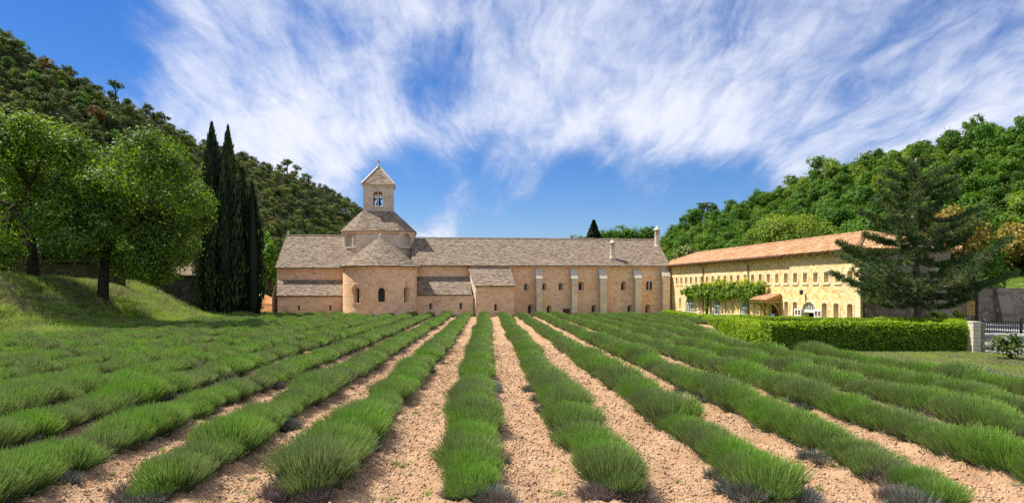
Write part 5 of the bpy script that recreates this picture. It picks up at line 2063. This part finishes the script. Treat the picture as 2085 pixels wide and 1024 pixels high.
# ------------------------------------------------------------------ wooded hills
def hill_tree_mesh(name, seed, kind, lm_=None):
    rng = np.random.RandomState(seed)
    bl = []
    if kind == 'round':
        H, R, n, per, sz, m = 5.6, 2.15, 14, 250, .225, lm_ or 'leaf_right'
    elif kind == 'scrub':
        H, R, n, per, sz, m = 3.6, 1.75, 10, 260, .20, lm_ or 'leaf_scrub'
    else:                               # umbrella-like pine of the ridge
        H, R, n, per, sz, m = 6.0, 1.9, 9, 200, .22, 'leaf_pine'
    for i in range(n):
        a, f = rng.uniform(0, 6.28), rng.uniform(0, 1) ** .5
        if kind == 'pine':
            z, k = H * rng.uniform(.62, .9), rng.uniform(.35, .5)
            bl.append((math.cos(a) * R * .65 * f, math.sin(a) * R * .65 * f, z, R * k, R * k, R * k * .5))
        else:
            z, k = H * rng.uniform(.30, .80), rng.uniform(.36, .52)
            g_ = 1.0 - .55 * max(0, z / H - .5) * 2
            bl.append((math.cos(a) * R * .68 * f * g_, math.sin(a) * R * .68 * f * g_, z, R * k, R * k, R * k * .8))
    bl.append((0, 0, H * .78, R * .5, R * .5, H * .16))
    C, N, S, T = blob_leaves(bl, per, sz, rng, shell=.5, clump=.2)
    lm = leaf_mesh('tmp', C, N, S, M[m], rng, T)
    v, q = arr_of(lm)
    bpy.data.meshes.remove(lm)
    tb = MB()
    tb.tube([(0, 0, -.8), (.06, 0, H * .35), (0, .08, H * .72)], [.16, .12, .05], 5, cap=False)
    for b in bl[:6]:
        tb.tube([(0, 0, H * .4), b[:3]], [.07, .02], 4, cap=False)
    tv, tq = np.array([tuple(p) for p in tb.v]), np.array(tb.f)
    return join_np(name, [(v, q, T, 0), (tv, tq, .5, 1)], [M[m], M['bark']])


MR = [hill_tree_mesh('oak_crown', 200 + i, 'round') for i in range(5)] + [hill_tree_mesh('oak_crown', 206, 'round', 'leaf_lime'), hill_tree_mesh('oak_crown', 207, 'round', 'leaf_big')]
MS = [hill_tree_mesh('scrub_crown', 220 + i, 'scrub') for i in range(5)] + [hill_tree_mesh('scrub_crown', 226, 'scrub', 'leaf_brown'), hill_tree_mesh('scrub_crown', 227, 'scrub', 'leaf_right'), hill_tree_mesh('scrub_crown', 228, 'scrub', 'leaf_pine')]
MP = [hill_tree_mesh('pine_crown', 240 + i, 'pine') for i in range(3)]


def dart(hill, n, mind, seed, t0, t1):
    rng = np.random.RandomState(seed)
    u, t = rng.uniform(0, 1, n), rng.uniform(t0, t1, n)
    P = hill.at(u, t)
    cell, keep = {}, []
    for i in range(n):
        x, y = P[i, 0], P[i, 1]
        d = mind * (1 + max(0, y - 120) * .0035)
        k = (int(x // 3), int(y // 3))
        ok = True
        for a in range(k[0] - 1, k[0] + 2):
            for b in range(k[1] - 1, k[1] + 2):
                for j in cell.get((a, b), ()):
                    if (P[j, 0] - x) ** 2 + (P[j, 1] - y) ** 2 < d * d:
                        ok = False
                        break
                if not ok:
                    break
            if not ok:
                break
        if ok:
            cell.setdefault(k, []).append(i)
            keep.append(i)
    return P[keep], t[keep], rng


def proj(p):
    return CX + F * p[0] / p[1], CY - F * (p[2] - CAMZ) / p[1]


def shown(px, py):
    """roughly whether anything near stands before this place in the picture"""
    if px < -15 or px > 2100:
        return False
    if px < 250:
        return py < 265 or (px > 130 and py < 300)
    if px < 405:
        return py < 300 or (py < 360 and px > 330 and False)
    if px < 535:
        return py < 262 or (px > 475 and py < 345)
    if px < 700:
        return py < 475
    if px < 845:
        return py < 425
    if px < 1345:
        return py < 482
    if px < 1770:
        return py < 520 - (px - 1420) * .13
    if px < 1960:
        return py < 330
    return py < 520


def wood(hill, seed, n, mind, meshes, smin, smax, name, label, cat, group, mass, t0, t1, keep=270, fz=.92, drop=None):
    P, t, rng = dart(hill, n, mind, seed, t0, t1)
    S = rng.uniform(smin, smax, len(P)) * np.where(rng.uniform(size=len(P)) < .12, 1.25, 1)
    rot = rng.uniform(0, 6.28, len(P))
    wt = np.array([1.0 if i < 5 else (.2 if 'scrub' in name and i == 5 else .5) for i in range(len(meshes))])
    pk = rng.choice(len(meshes), len(P), p=wt / wt.sum())
    vis, rest = [], []
    for i, p in enumerate(P):
        if p[1] < 12:
            if p[1] > -60:
                rest.append(i)
            continue
        px, py = proj((p[0], p[1], p[2] + 3.5 * S[i]))
        if drop and drop(px, py, p):
            continue
        if shown(px, py):
            vis.append((S[i] / p[1], i))
        else:
            rest.append(i)
    vis.sort(reverse=True)
    for _, i in vis[:keep]:
        o = link(name, meshes[pk[i]])
        o.location = (P[i][0], P[i][1], P[i][2] - .25)
        o.rotation_euler = (0, 0, rot[i])
        o.scale = (S[i], S[i], S[i] * rng.uniform(.85, 1.15))
        lb = label[pk[i]] if pk[i] in label else label[0]
        tag(o, lb, cat, group)
    rest += [i for _, i in vis[keep:]]
    rest = np.array(rest)
    sc = np.stack([S[rest]] * 3, -1)
    ro = np.stack([np.zeros(len(rest)), np.zeros(len(rest)), rot[rest]], -1)
    return scatter(mass, P[rest] - np.array([0, 0, .25]), ro, sc, pk[rest], proto_collection(mass + '_kinds', meshes))


wood(HILL_R, 5, 16000, 2.15, MR, .55, .95, 'oak_tree', {0: 'leafy green oak among the trees covering the slope behind the guest wing', 5: 'pale lime green tree among the darker oaks on the right slope', 6: 'deep green broadleaf tree among the oaks on the right slope'}, 'tree', 'oaks covering the right hand slope', 'distant_wood', 0.0, 1.25)
wood(HILL_L, 6, 24000, 1.75, MS, .5, 1.05, 'scrub_tree', {0: 'olive green evergreen scrub tree on the steep rocky slope left of the church', 5: 'brownish scrub tree among the olive green ones on the left slope', 6: 'fresh green bush among the olive scrub on the left slope', 7: 'dark grey-green bush among the lighter scrub on the left slope'}, 'tree', 'scrub trees on the steep left slope', 'distant_scrub', 0.0, 1.2,
     drop=lambda px, py, p: False)

# single trees that stand out on the skylines
def on_hill(hill, px, py=None):
    """point of the hill surface seen at this place of the picture (its skyline when py is left out)"""
    u, t = np.meshgrid(np.linspace(0, 1, 500), np.linspace(.03, .98, 60) if py else np.array([.97]))
    P = hill.at(u.ravel(), t.ravel())
    P = P[P[:, 1] > 15]
    qx, qy = CX + F * P[:, 0] / P[:, 1], CY - F * (P[:, 2] - CAMZ) / P[:, 1]
    e = (qx - px) ** 2 + ((qy - py) ** 2 if py else 0)
    return P[int(np.argmin(e))]


def ridge_tree(name, me, label, px, pyb, y, hpx, seed, base_h, hill=None):
    rng = np.random.RandomState(seed)
    if hill is not None:
        x, y, zb = on_hill(hill, px)
        zb -= .2
    else:
        x, zb = (px - CX) / F * y, CAMZ + (CY - pyb) / F * y
    s = hpx * y / F / base_h
    o = link(name, me)
    o.location = (x, y, zb)
    o.rotation_euler = (0, 0, rng.uniform(0, 6))
    o.scale = (s * 1.15, s * 1.15, s)
    return tag(o, label, 'tree')


ridge_tree('pine_tree', MP[0], 'ragged pine leaning out of the left skyline, high above the big trees', 236, 200, 150, 52, 1, 6, HILL_L)
ridge_tree('pine_tree', MP[1], 'small round topped pine on the left skyline above the leaning tree', 332, 232, 168, 40, 2, 6, HILL_L)
ridge_tree('pine_tree', MP[2], 'pine on the left skyline just right of the tall cypress tips', 512, 302, 202, 26, 3, 6, HILL_L)
ridge_tree('pine_tree', MP[0], 'broad pine on the left skyline where the ridge starts to fall to the church', 585, 345, 217, 42, 4, 6, HILL_L)
ridge_tree('pine_tree', MP[1], 'second pine beside the broad one on the falling ridge', 604, 350, 220, 34, 5, 6, HILL_L)
ridge_tree('pine_tree', MP[2], 'lone little pine on the ridge left of the bell turret', 629, 362, 224, 26, 6, 6, HILL_L)
ridge_tree('pine_tree', MP[0], 'dark flat topped pine where the right skyline begins to rise', 1436, 440, 152, 50, 7, 6, HILL_R)
ridge_tree('pine_tree', MP[1], 'little dark pine sticking up just right of the tall chimney', 1349, 480, 175, 40, 8, 6, HILL_R)
ridge_tree('oak_tree', MR[1], 'dark oak rising above the right skyline near the picture edge', 1930, 282, 100, 52, 9, 5.6, HILL_R)
ridge_tree('oak_tree', MR[2], 'small oak breaking the right skyline above the lime green tree', 1598, 375, 140, 32, 10, 5.6, HILL_R)
for i, (px, h, y, me, lb) in enumerate(((1240, 26, 120, MR[0], 'light green tree showing over the slab roof right of the spruce'), (1262, 34, 125, MR[3], 'round green tree over the slab roof near the small chimney'),
                                        (1290, 30, 118, MR[4], 'bright green tree over the slab roof between the two chimneys'), (1315, 30, 116, MR[2], 'leafy tree over the slab roof left of the tall chimney'), (1180, 12, 140, MS[1], 'small bush showing over the slab roof left of the spruce'))):
    ridge_tree('broadleaf_tree', me, lb, px, 545, y, 545 - 486 + h, 30 + i, 5.6 if me in MR else 3.6)
# the spruce behind the slab roof
rng = np.random.RandomState(91)
sp = thing('spruce_tree', 'dark pointed spruce rising behind the long slab roof', 'tree', ((1209 - CX) / F * 112, 112, -.7))
mb = MB()
HS = CAMZ + (CY - 449) / F * 112 + .7
mb.tube([(0, 0, 0), (0, 0, HS * .6), (0, 0, HS)], [.2, .12, .02], 6)
mb.build('trunk', M['bark'], sp)
n = 9000
h = rng.uniform(.5, 1, n)
a = rng.uniform(0, 6.28, n)
tier = .55 + .45 * np.abs(np.sin(h * 26 + 1.2 * np.sin(a * 3)))
rr = (1 - h) * 7.0 * tier * rng.uniform(.35, 1, n) ** .5 + .05
C = np.stack([np.cos(a) * rr, np.sin(a) * rr, h * HS - rr * .18], -1)
N = np.stack([np.cos(a) * .4, np.sin(a) * .4, np.ones(n)], -1) + rng.normal(size=(n, 3)) * .4
link('crown', leaf_mesh('crown', C, N, .42, M['leaf_cypress'], rng, rng.uniform(0, 1, n)), sp)
# bare rock outcrops on the left slope
for i, (px, py, y, w) in enumerate(((78, 112, 133, 30), (585, 418, 225, 14), (695, 430, 245, 16), (470, 320, 190, 14))):
    rng = np.random.RandomState(60 + i)
    o = thing('rock_outcrop', ('pale grey cliff near the top of the left slope', 'small grey rock face low on the slope left of the church', 'grey rock beside the bell turret on the far slope', 'grey rock between the cypress tips on the slope')[i], 'rock', tuple(on_hill(HILL_L, px, py)))
    W_ = w * y / F
    mb = MB()
    for j in range(20):
        c = Vector((rng.uniform(-W_, W_), rng.uniform(-1, 2), rng.uniform(-W_ * .4, W_ * .15)))
        k = W_ * rng.uniform(.12, .28)
        lo = [tuple(c + Vector((sx_ * k * rng.uniform(.7, 1.2), sy_ * k * rng.uniform(.6, 1), -k))) for sx_, sy_ in ((-1, -1), (1, -1), (1, 1), (-1, 1))]
        hi = [tuple(c + Vector((sx_ * k * rng.uniform(.4, 1), sy_ * k * rng.uniform(.4, .8) + .3 * k, k * rng.uniform(.5, 1.0)))) for sx_, sy_ in ((-1, -1), (1, -1), (1, 1), (-1, 1))]
        mb.hexa(lo, hi, float(rng.uniform(0, 1)))
    mb.build('rock_face', M['rock'], o)

# ------------------------------------------------------------------ lavender
def blades(rng, base, tip, w, droop=0.0):
    n = len(base)
    d = tip - base
    sd = np.cross(d, rng.normal(size=(n, 3)))
    sd /= np.linalg.norm(sd, axis=1, keepdims=True) + 1e-9
    w = np.broadcast_to(np.asarray(w, float), (n,))[:, None]
    V = np.stack([base - sd * w * .5, base + sd * w * .5, tip + sd * w * .32, tip - sd * w * .32], 1).reshape(-1, 3)
    H = np.tile([0, 0, 1, 1], n)
    return V, np.arange(4 * n).reshape(n, 4), H


def plant_mesh(name, seed, n_stem, w, mats, n_low, R=.60, H=.50, flat=.5, half=None):
    """a lavender plant: many upright stems over a low grey-green cushion"""
    rng = np.random.RandomState(seed)
    a = rng.uniform(0, 6.283, n_stem)
    r = rng.uniform(0, 1, n_stem) ** .55
    bump = 1 + .10 * np.sin(a * 3 + seed) + .07 * np.sin(a * 5 + 2 * seed)
    ln = H * (flat + (1 - flat) * np.sqrt(np.clip(1 - r ** 2, 0, 1))) * rng.uniform(.78, 1.08, n_stem)
    tip = np.stack([np.cos(a) * r * R * bump, np.sin(a) * r * R * bump, ln], -1)
    bs = np.stack([np.cos(a) * r * R * .62, np.sin(a) * r * R * .62, ln * .12], -1)
    tip += rng.normal(size=tip.shape) * np.array([.035, .035, .02])
    V1, Q1, H1 = blades(rng, bs, tip, w * rng.uniform(.7, 1.3, n_stem))
    t1 = rng.uniform(0, 1, n_stem)
    # low leaves
    a = rng.uniform(0, 6.283, n_low)
    r = rng.uniform(0, 1, n_low) ** .5
    hz = H * .42 * np.sqrt(np.clip(1 - (r * .9) ** 2, 0, 1)) * rng.uniform(.45, 1.0, n_low)
    b2 = np.stack([np.cos(a) * r * R * .86, np.sin(a) * r * R * .86, hz * .75], -1)
    d2 = np.stack([np.cos(a) * .6, np.sin(a) * .6, np.full(n_low, .7)], -1) + rng.normal(size=(n_low, 3)) * .5
    d2 /= np.linalg.norm(d2, axis=1, keepdims=True)
    V2, Q2, H2 = blades(rng, b2, b2 + d2 * rng.uniform(.06, .13, n_low)[:, None], w * 2.0)
    # closed cushion beneath
    cb = MB()
    cb.tube([(0, 0, -.06), (0, 0, H * .20), (0, 0, H * .36)], [R * .60, R * .58, R * .36], 10)
    cv = np.array([tuple(p) for p in cb.v])
    cq = np.array([f for f in cb.f if len(f) == 4])
    top = [f for f in cb.f if len(f) != 4][0]
    cq = np.concatenate([cq, np.array([[top[0], top[i], top[i + 1], top[i + 2]] for i in range(1, len(top) - 2, 2)])])
    V = np.concatenate([V1, V2, cv])
    Q = np.concatenate([Q1, Q2 + len(V1), cq + len(V1) + len(V2)])
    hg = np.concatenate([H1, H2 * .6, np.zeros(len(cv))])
    tn = np.concatenate([t1, rng.uniform(0, 1, n_low), np.full(len(cq), .2)])
    mi = np.concatenate([np.zeros(len(Q1)), (rng.uniform(size=len(Q2)) < .45) * 1.0, np.zeros(len(cq))]).astype(np.int32)
    return np_mesh(name, V, Q, mats, tint=tn, mi=mi, vattr={'hgt': hg})


LM = [M['lavender'], M['lavender_grey']]
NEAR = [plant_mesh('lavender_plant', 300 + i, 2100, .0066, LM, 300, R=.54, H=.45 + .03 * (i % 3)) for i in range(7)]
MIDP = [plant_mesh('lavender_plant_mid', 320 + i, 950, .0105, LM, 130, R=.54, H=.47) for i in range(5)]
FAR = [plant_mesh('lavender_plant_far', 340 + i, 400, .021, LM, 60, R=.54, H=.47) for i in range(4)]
DRY = [plant_mesh('dry_plant', 360 + i, 520, .0065, [M['lavender_dry'], M['lavender_grey']], 420, R=.46, H=.33, flat=.45) for i in range(3)]
GREY = [plant_mesh('grey_plant', 370 + i, 420, .010, [M['lavender_grey'], M['lavender_grey']], 320, R=.40, H=.30, flat=.5) for i in range(2)]
FARC = proto_collection('lavender_far_kinds', FAR)

ORD = ['', 'first', 'second', 'third', 'fourth', 'fifth', 'sixth', 'seventh', 'eighth', 'ninth', 'tenth', 'eleventh', 'twelfth']
NEAR_END = 27.0
rng = np.random.RandomState(50)
SEG = {7: [(13.5, 28.2), (42.5, ROW_END)], 8: [(17.9, 22.6), (50.5, ROW_END)], 9: [(54.0, ROW_END)], 6: [(11.0, ROW_END)], 5: [(9.4, ROW_END)]}
for k in range(-12, 10):
    if k == 0:
        lab = 'middle lavender row running straight to the stone annexe, bare soil on both sides'
    elif k == 8:
        lab = 'short row of small grey lavender plants at the edge of the lawn'
    elif k == 9:
        lab = 'short far lavender row beside the low hedge of the guest wing'
    elif k == 7:
        lab = 'outermost long lavender row on the right, broken by the clipped hedge corner'
    elif k == -12:
        lab = 'outermost lavender row on the left, at the foot of the grass bank'
    else:
        lab = '%s lavender row to the %s of the middle row that meets the annexe' % (ORD[abs(k)], 'right' if k > 0 else 'left')
    segs = SEG.get(k, [(ROW_START + rng.uniform(-.15, .3) - (1.1 if k <= -3 else 0), ROW_END)])
    y0 = segs[0][0]
    row = thing('lavender_hedge', lab, 'lavender row', (row_x(k, y0), y0, float(field_z(y0))), group='lavender rows across the field')
    far_p, far_s, far_r = [], [], []
    wob = rng.uniform(0, 100)
    for ya, yb in segs:
        y = ya
        i = 0
        sparse = 0
        while y < yb:
            # stretches of a row are stronger or weaker than others
            vig = 1.0 + .17 * float(vnoise(np.array([y]), np.array([wob]), 2.3, 13)[0]) + .12 * float(vnoise(np.array([y]), np.array([wob]), .8, 14)[0])
            x = row_x(k, y) + rng.uniform(-.06, .06) + .07 * float(vnoise(np.array([y]), np.array([wob]), 3.1, 15)[0])
            s = vig * rng.uniform(.82, 1.1)
            loc = (x - row_x(k, y0), y - y0, float(field_z(y)) - float(field_z(y0)) + .07)
            if y < NEAR_END:
                r_ = rng.uniform()
                young = (k == 8)
                if young:
                    me, nm, s = GREY[rng.randint(2)], 'grey_plant', .8 * s
                elif i == 0:
                    me, nm, s = NEAR[rng.randint(7)], 'lavender_plant', rng.uniform(.52, .72)
                    for q_ in range(rng.randint(3, 6)):          # dry woody clumps round the row's end
                        dd = link('dry_plant' if q_ % 2 == 0 else 'grey_plant', DRY[rng.randint(3)] if q_ % 2 == 0 else GREY[rng.randint(2)], row)
                        dd.location = (loc[0] + rng.uniform(-.42, .42), loc[1] - rng.uniform(-.15, .22), loc[2] - .02)
                        dd.rotation_euler = (0, 0, rng.uniform(0, 6.28))
                        c_ = rng.uniform(.5, .85)
                        dd.scale = (c_, c_, c_ * rng.uniform(.7, 1.1))
                elif r_ < .025:
                    me, nm, s = DRY[rng.randint(3)], 'dry_plant', s
                elif r_ < .06:
                    me, nm, s = NEAR[rng.randint(7)], 'lavender_plant', s * .72
                else:
                    me, nm = (NEAR[rng.randint(len(NEAR))] if y < 17 else MIDP[rng.randint(len(MIDP))]), 'lavender_plant'
                o = link(nm, me, row)
                o.location = loc
                o.rotation_euler = (rng.uniform(-.06, .06), rng.uniform(-.06, .06), rng.uniform(0, 6.28))
                o.scale = (s, s, s * rng.uniform(.9, 1.1))
                if nm == 'lavender_plant' and y < 24 and rng.uniform() < .18 and not young:      # woody grey side shoots
                    g_ = link('grey_plant', GREY[rng.randint(2)], row)
                    e = 1 if rng.uniform() < .5 else -1
                    g_.location = (loc[0] + e * rng.uniform(.28, .46), loc[1] + rng.uniform(-.2, .2), loc[2] - .05)
                    g_.rotation_euler = (0, 0, rng.uniform(0, 6.28))
                    q = rng.uniform(.5, .8)
                    g_.scale = (q, q, q)
            else:
                if rng.uniform() > .025:
                    far_p.append(loc)
                    far_s.append((s, s, s * rng.uniform(.85, 1.12)))
                    far_r.append((rng.uniform(-.08, .08), rng.uniform(-.08, .08), rng.uniform(0, 6.28)))
            y += (.50 if i else .36) * rng.uniform(.85, 1.15)
            i += 1
    if far_p:
        scatter('far_plants', far_p, far_r, far_s, rng.randint(0, len(FAR), len(far_p)), FARC, parent=row)

# ------------------------------------------------------------------ grass on the bank, lawn, clods on the soil
def tuft(name, seed, n, H, spread, w, m, lean=.35):
    rng = np.random.RandomState(seed)
    a = rng.uniform(0, 6.283, n)
    b = np.stack([np.cos(a), np.sin(a), np.zeros(n)], -1) * (spread * rng.uniform(0, 1, n) ** .5)[:, None]
    l_ = H * rng.uniform(.5, 1.1, n)
    d = np.stack([rng.normal(size=n) * lean, rng.normal(size=n) * lean, np.ones(n)], -1)
    d /= np.linalg.norm(d, axis=1, keepdims=True)
    mid = b + d * l_[:, None] * .55
    tp = mid + (d + np.stack([rng.normal(size=n) * .5, rng.normal(size=n) * .5, np.zeros(n)], -1)) * l_[:, None] * .45
    V1, Q1, H1 = blades(rng, b, mid, w)
    V2, Q2, H2 = blades(rng, mid, tp, w * .7)
    return np_mesh(name, np.concatenate([V1, V2]), np.concatenate([Q1, Q2 + len(V1)]), m, tint=np.tile(rng.uniform(0, 1, n), 2), vattr={'hgt': np.concatenate([H1 * .55, .55 + H2 * .45])})


TG = [tuft('bank_grass_tuft', 400 + i, 90, .55, .34, .016, M['grass'] if i < 4 else M['grass_dry']) for i in range(6)]
LG = [tuft('lawn_tuft', 420 + i, 60, .10, .24, .010, M['grass'] if i < 2 else M['grass_dry'], .6) for i in range(4)]
rng = np.random.RandomState(8)


def spread(n, x0, x1, y0, y1, ok, hf):
    x, y = rng.uniform(x0, x1, n), rng.uniform(y0, y1, n)
    m_ = ok(x, y)
    x, y = x[m_], y[m_]
    return np.stack([x, y, hf(x, y)], -1)


P = spread(15000, -41, -23.4, 27, 75, lambda x, y: (x < -23.7 + .6 * vnoise(y, y * 0, 4, 3)), ground_h)
s = rng.uniform(.7, 1.25, len(P)) * (.75 + .35 * (vnoise(P[:, 0], P[:, 1], 3.5, 44) + .6))
scatter('bank_grass', P, np.stack([rng.uniform(-.15, .15, len(P)), rng.uniform(-.15, .15, len(P)), rng.uniform(0, 6.28, len(P))], -1), np.stack([s, s, s], -1), np.where((P[:, 0] < -27.5) & (rng.uniform(size=len(P)) < .35), rng.randint(4, 6, len(P)), rng.choice(6, len(P), p=[.24, .24, .22, .22, .05, .03])), proto_collection('bank_grass_kinds', TG))
in_h = lambda x, y: ((x > 11.5) & (x < 25) & (y > 29.4) & (y < 31.2)) | ((y > 31) & (x > 12.2 + (y - 31) * .2) & (x < 14.2 + (y - 31) * .2))
lawn = lambda x, y: ((x > np.interp(y, [14, 18, 23, 29, 32, 48], [12.4, 15.6, 15.4, 11.9, 11.9, 15.2])) & (x < np.interp(y, [10, 29, 30, 33, 48], [30, 21.2, 20.8, 22.8, 30])) & (y < 50) & ~in_h(x, y))
P = spread(26000, 11, 30, 12, 50, lawn, lambda x, y: field_z(y) + .045 * 0 + .0)
s = rng.uniform(.6, 1.3, len(P))
scatter('lawn_grass', P, np.stack([P[:, 0] * 0, P[:, 0] * 0, rng.uniform(0, 6.28, len(P))], -1), np.stack([s, s, s], -1), rng.choice(4, len(P), p=[.25, .22, .28, .25]), proto_collection('lawn_kinds', LG))
P = spread(4500, -34, -19, 69, 78, lambda x, y: (y > 72.8) | (x < -23.3), ground_h)
s = rng.uniform(.4, .8, len(P))
scatter('verge_grass', P, np.stack([P[:, 0] * 0, P[:, 0] * 0, rng.uniform(0, 6.28, len(P))], -1), np.stack([s, s, s], -1), rng.choice(6, len(P)), proto_collection('verge_kinds', TG[:5] + [TG[5]]))
P = spread(5000, 36, 66, 58.5, 78, lambda x, y: x > 38, lambda x, y: 2.30 + 0.10 * (y - 58.3) + 0.06 * np.clip(x - 42, 0, 60))
s = rng.uniform(.3, .7, len(P))
scatter('terrace_grass', P, np.stack([P[:, 0] * 0, P[:, 0] * 0, rng.uniform(0, 6.28, len(P))], -1), np.stack([s, s, s], -1), rng.choice(4, len(P)), proto_collection('terrace_kinds', TG[:4]))


def clod(name, seed):
    rng = np.random.RandomState(seed)
    mb = MB()
    mb.lathe((0, 0, 0), [(.02, -.7), (.8, -.5), (1.0, .0), (.7, .55), (.03, .75)], 7, .5)
    V = np.array([tuple(p) for p in mb.v]) * rng.uniform(.7, 1.15, (len(mb.v), 1)) * np.array([1.15, .9, .75])
    Q = np.array([f for f in mb.f if len(f) == 4])
    return np_mesh(name, V, Q, M['clod'], tint=np.full(len(Q), rng.uniform(0, 1)))


CL = [clod('soil_clod', 500 + i) for i in range(9)]
N_ = 95000
y = 7.0 * np.exp(rng.uniform(0, 1, N_) * math.log(34 / 7.0))
k = rng.randint(-8, 8, N_)
x = row_x(k + .5, y) + rng.normal(size=N_) * .34
ok = (x > FX0 + .7) & (x < FX1 - 1) & (np.abs(x / y) < .85)
x, y = x[ok], y[ok]
s = .008 + .017 * rng.uniform(0, 1, len(x)) ** 3.0 + .0005 * y
P = np.stack([x, y, soil_h(x, y) + s * .05], -1)
scatter('soil_clods', P, rng.uniform(0, 6.28, (len(P), 3)), np.stack([s, s, s], -1), rng.randint(0, 9, len(P)), proto_collection('clod_kinds', CL))
n = 700
y = 7.5 * np.exp(rng.uniform(0, 1, n) * math.log(3.5))
k = rng.randint(-6, 6, n)
x = row_x(k + .5, y) + rng.normal(size=n) * .36
s = rng.uniform(.022, .045, n)
scatter('loose_stones', np.stack([x, y, soil_h(x, y)], -1), rng.uniform(0, 6.28, (n, 3)), np.stack([s, s, s * .7], -1), rng.randint(0, 9, n), proto_collection('stone_kinds', CL))
# a few small weeds between the rows
WD = [tuft('weed_tuft', 520 + i, 26, .10, .07, .012, M['grass'], .8) for i in range(2)]
n = 240
y = 8 * np.exp(rng.uniform(0, 1, n) * math.log(3.2))
k = rng.randint(-5, 6, n)
x = row_x(k + .5, y) + rng.normal(size=n) * .25
s = rng.uniform(.3, 1.0, n)
scatter('field_weeds', np.stack([x, y, soil_h(x, y)], -1), np.stack([x * 0, x * 0, rng.uniform(0, 6.28, n)], -1), np.stack([s, s, s], -1), rng.randint(0, 2, n), proto_collection('weed_kinds', WD))
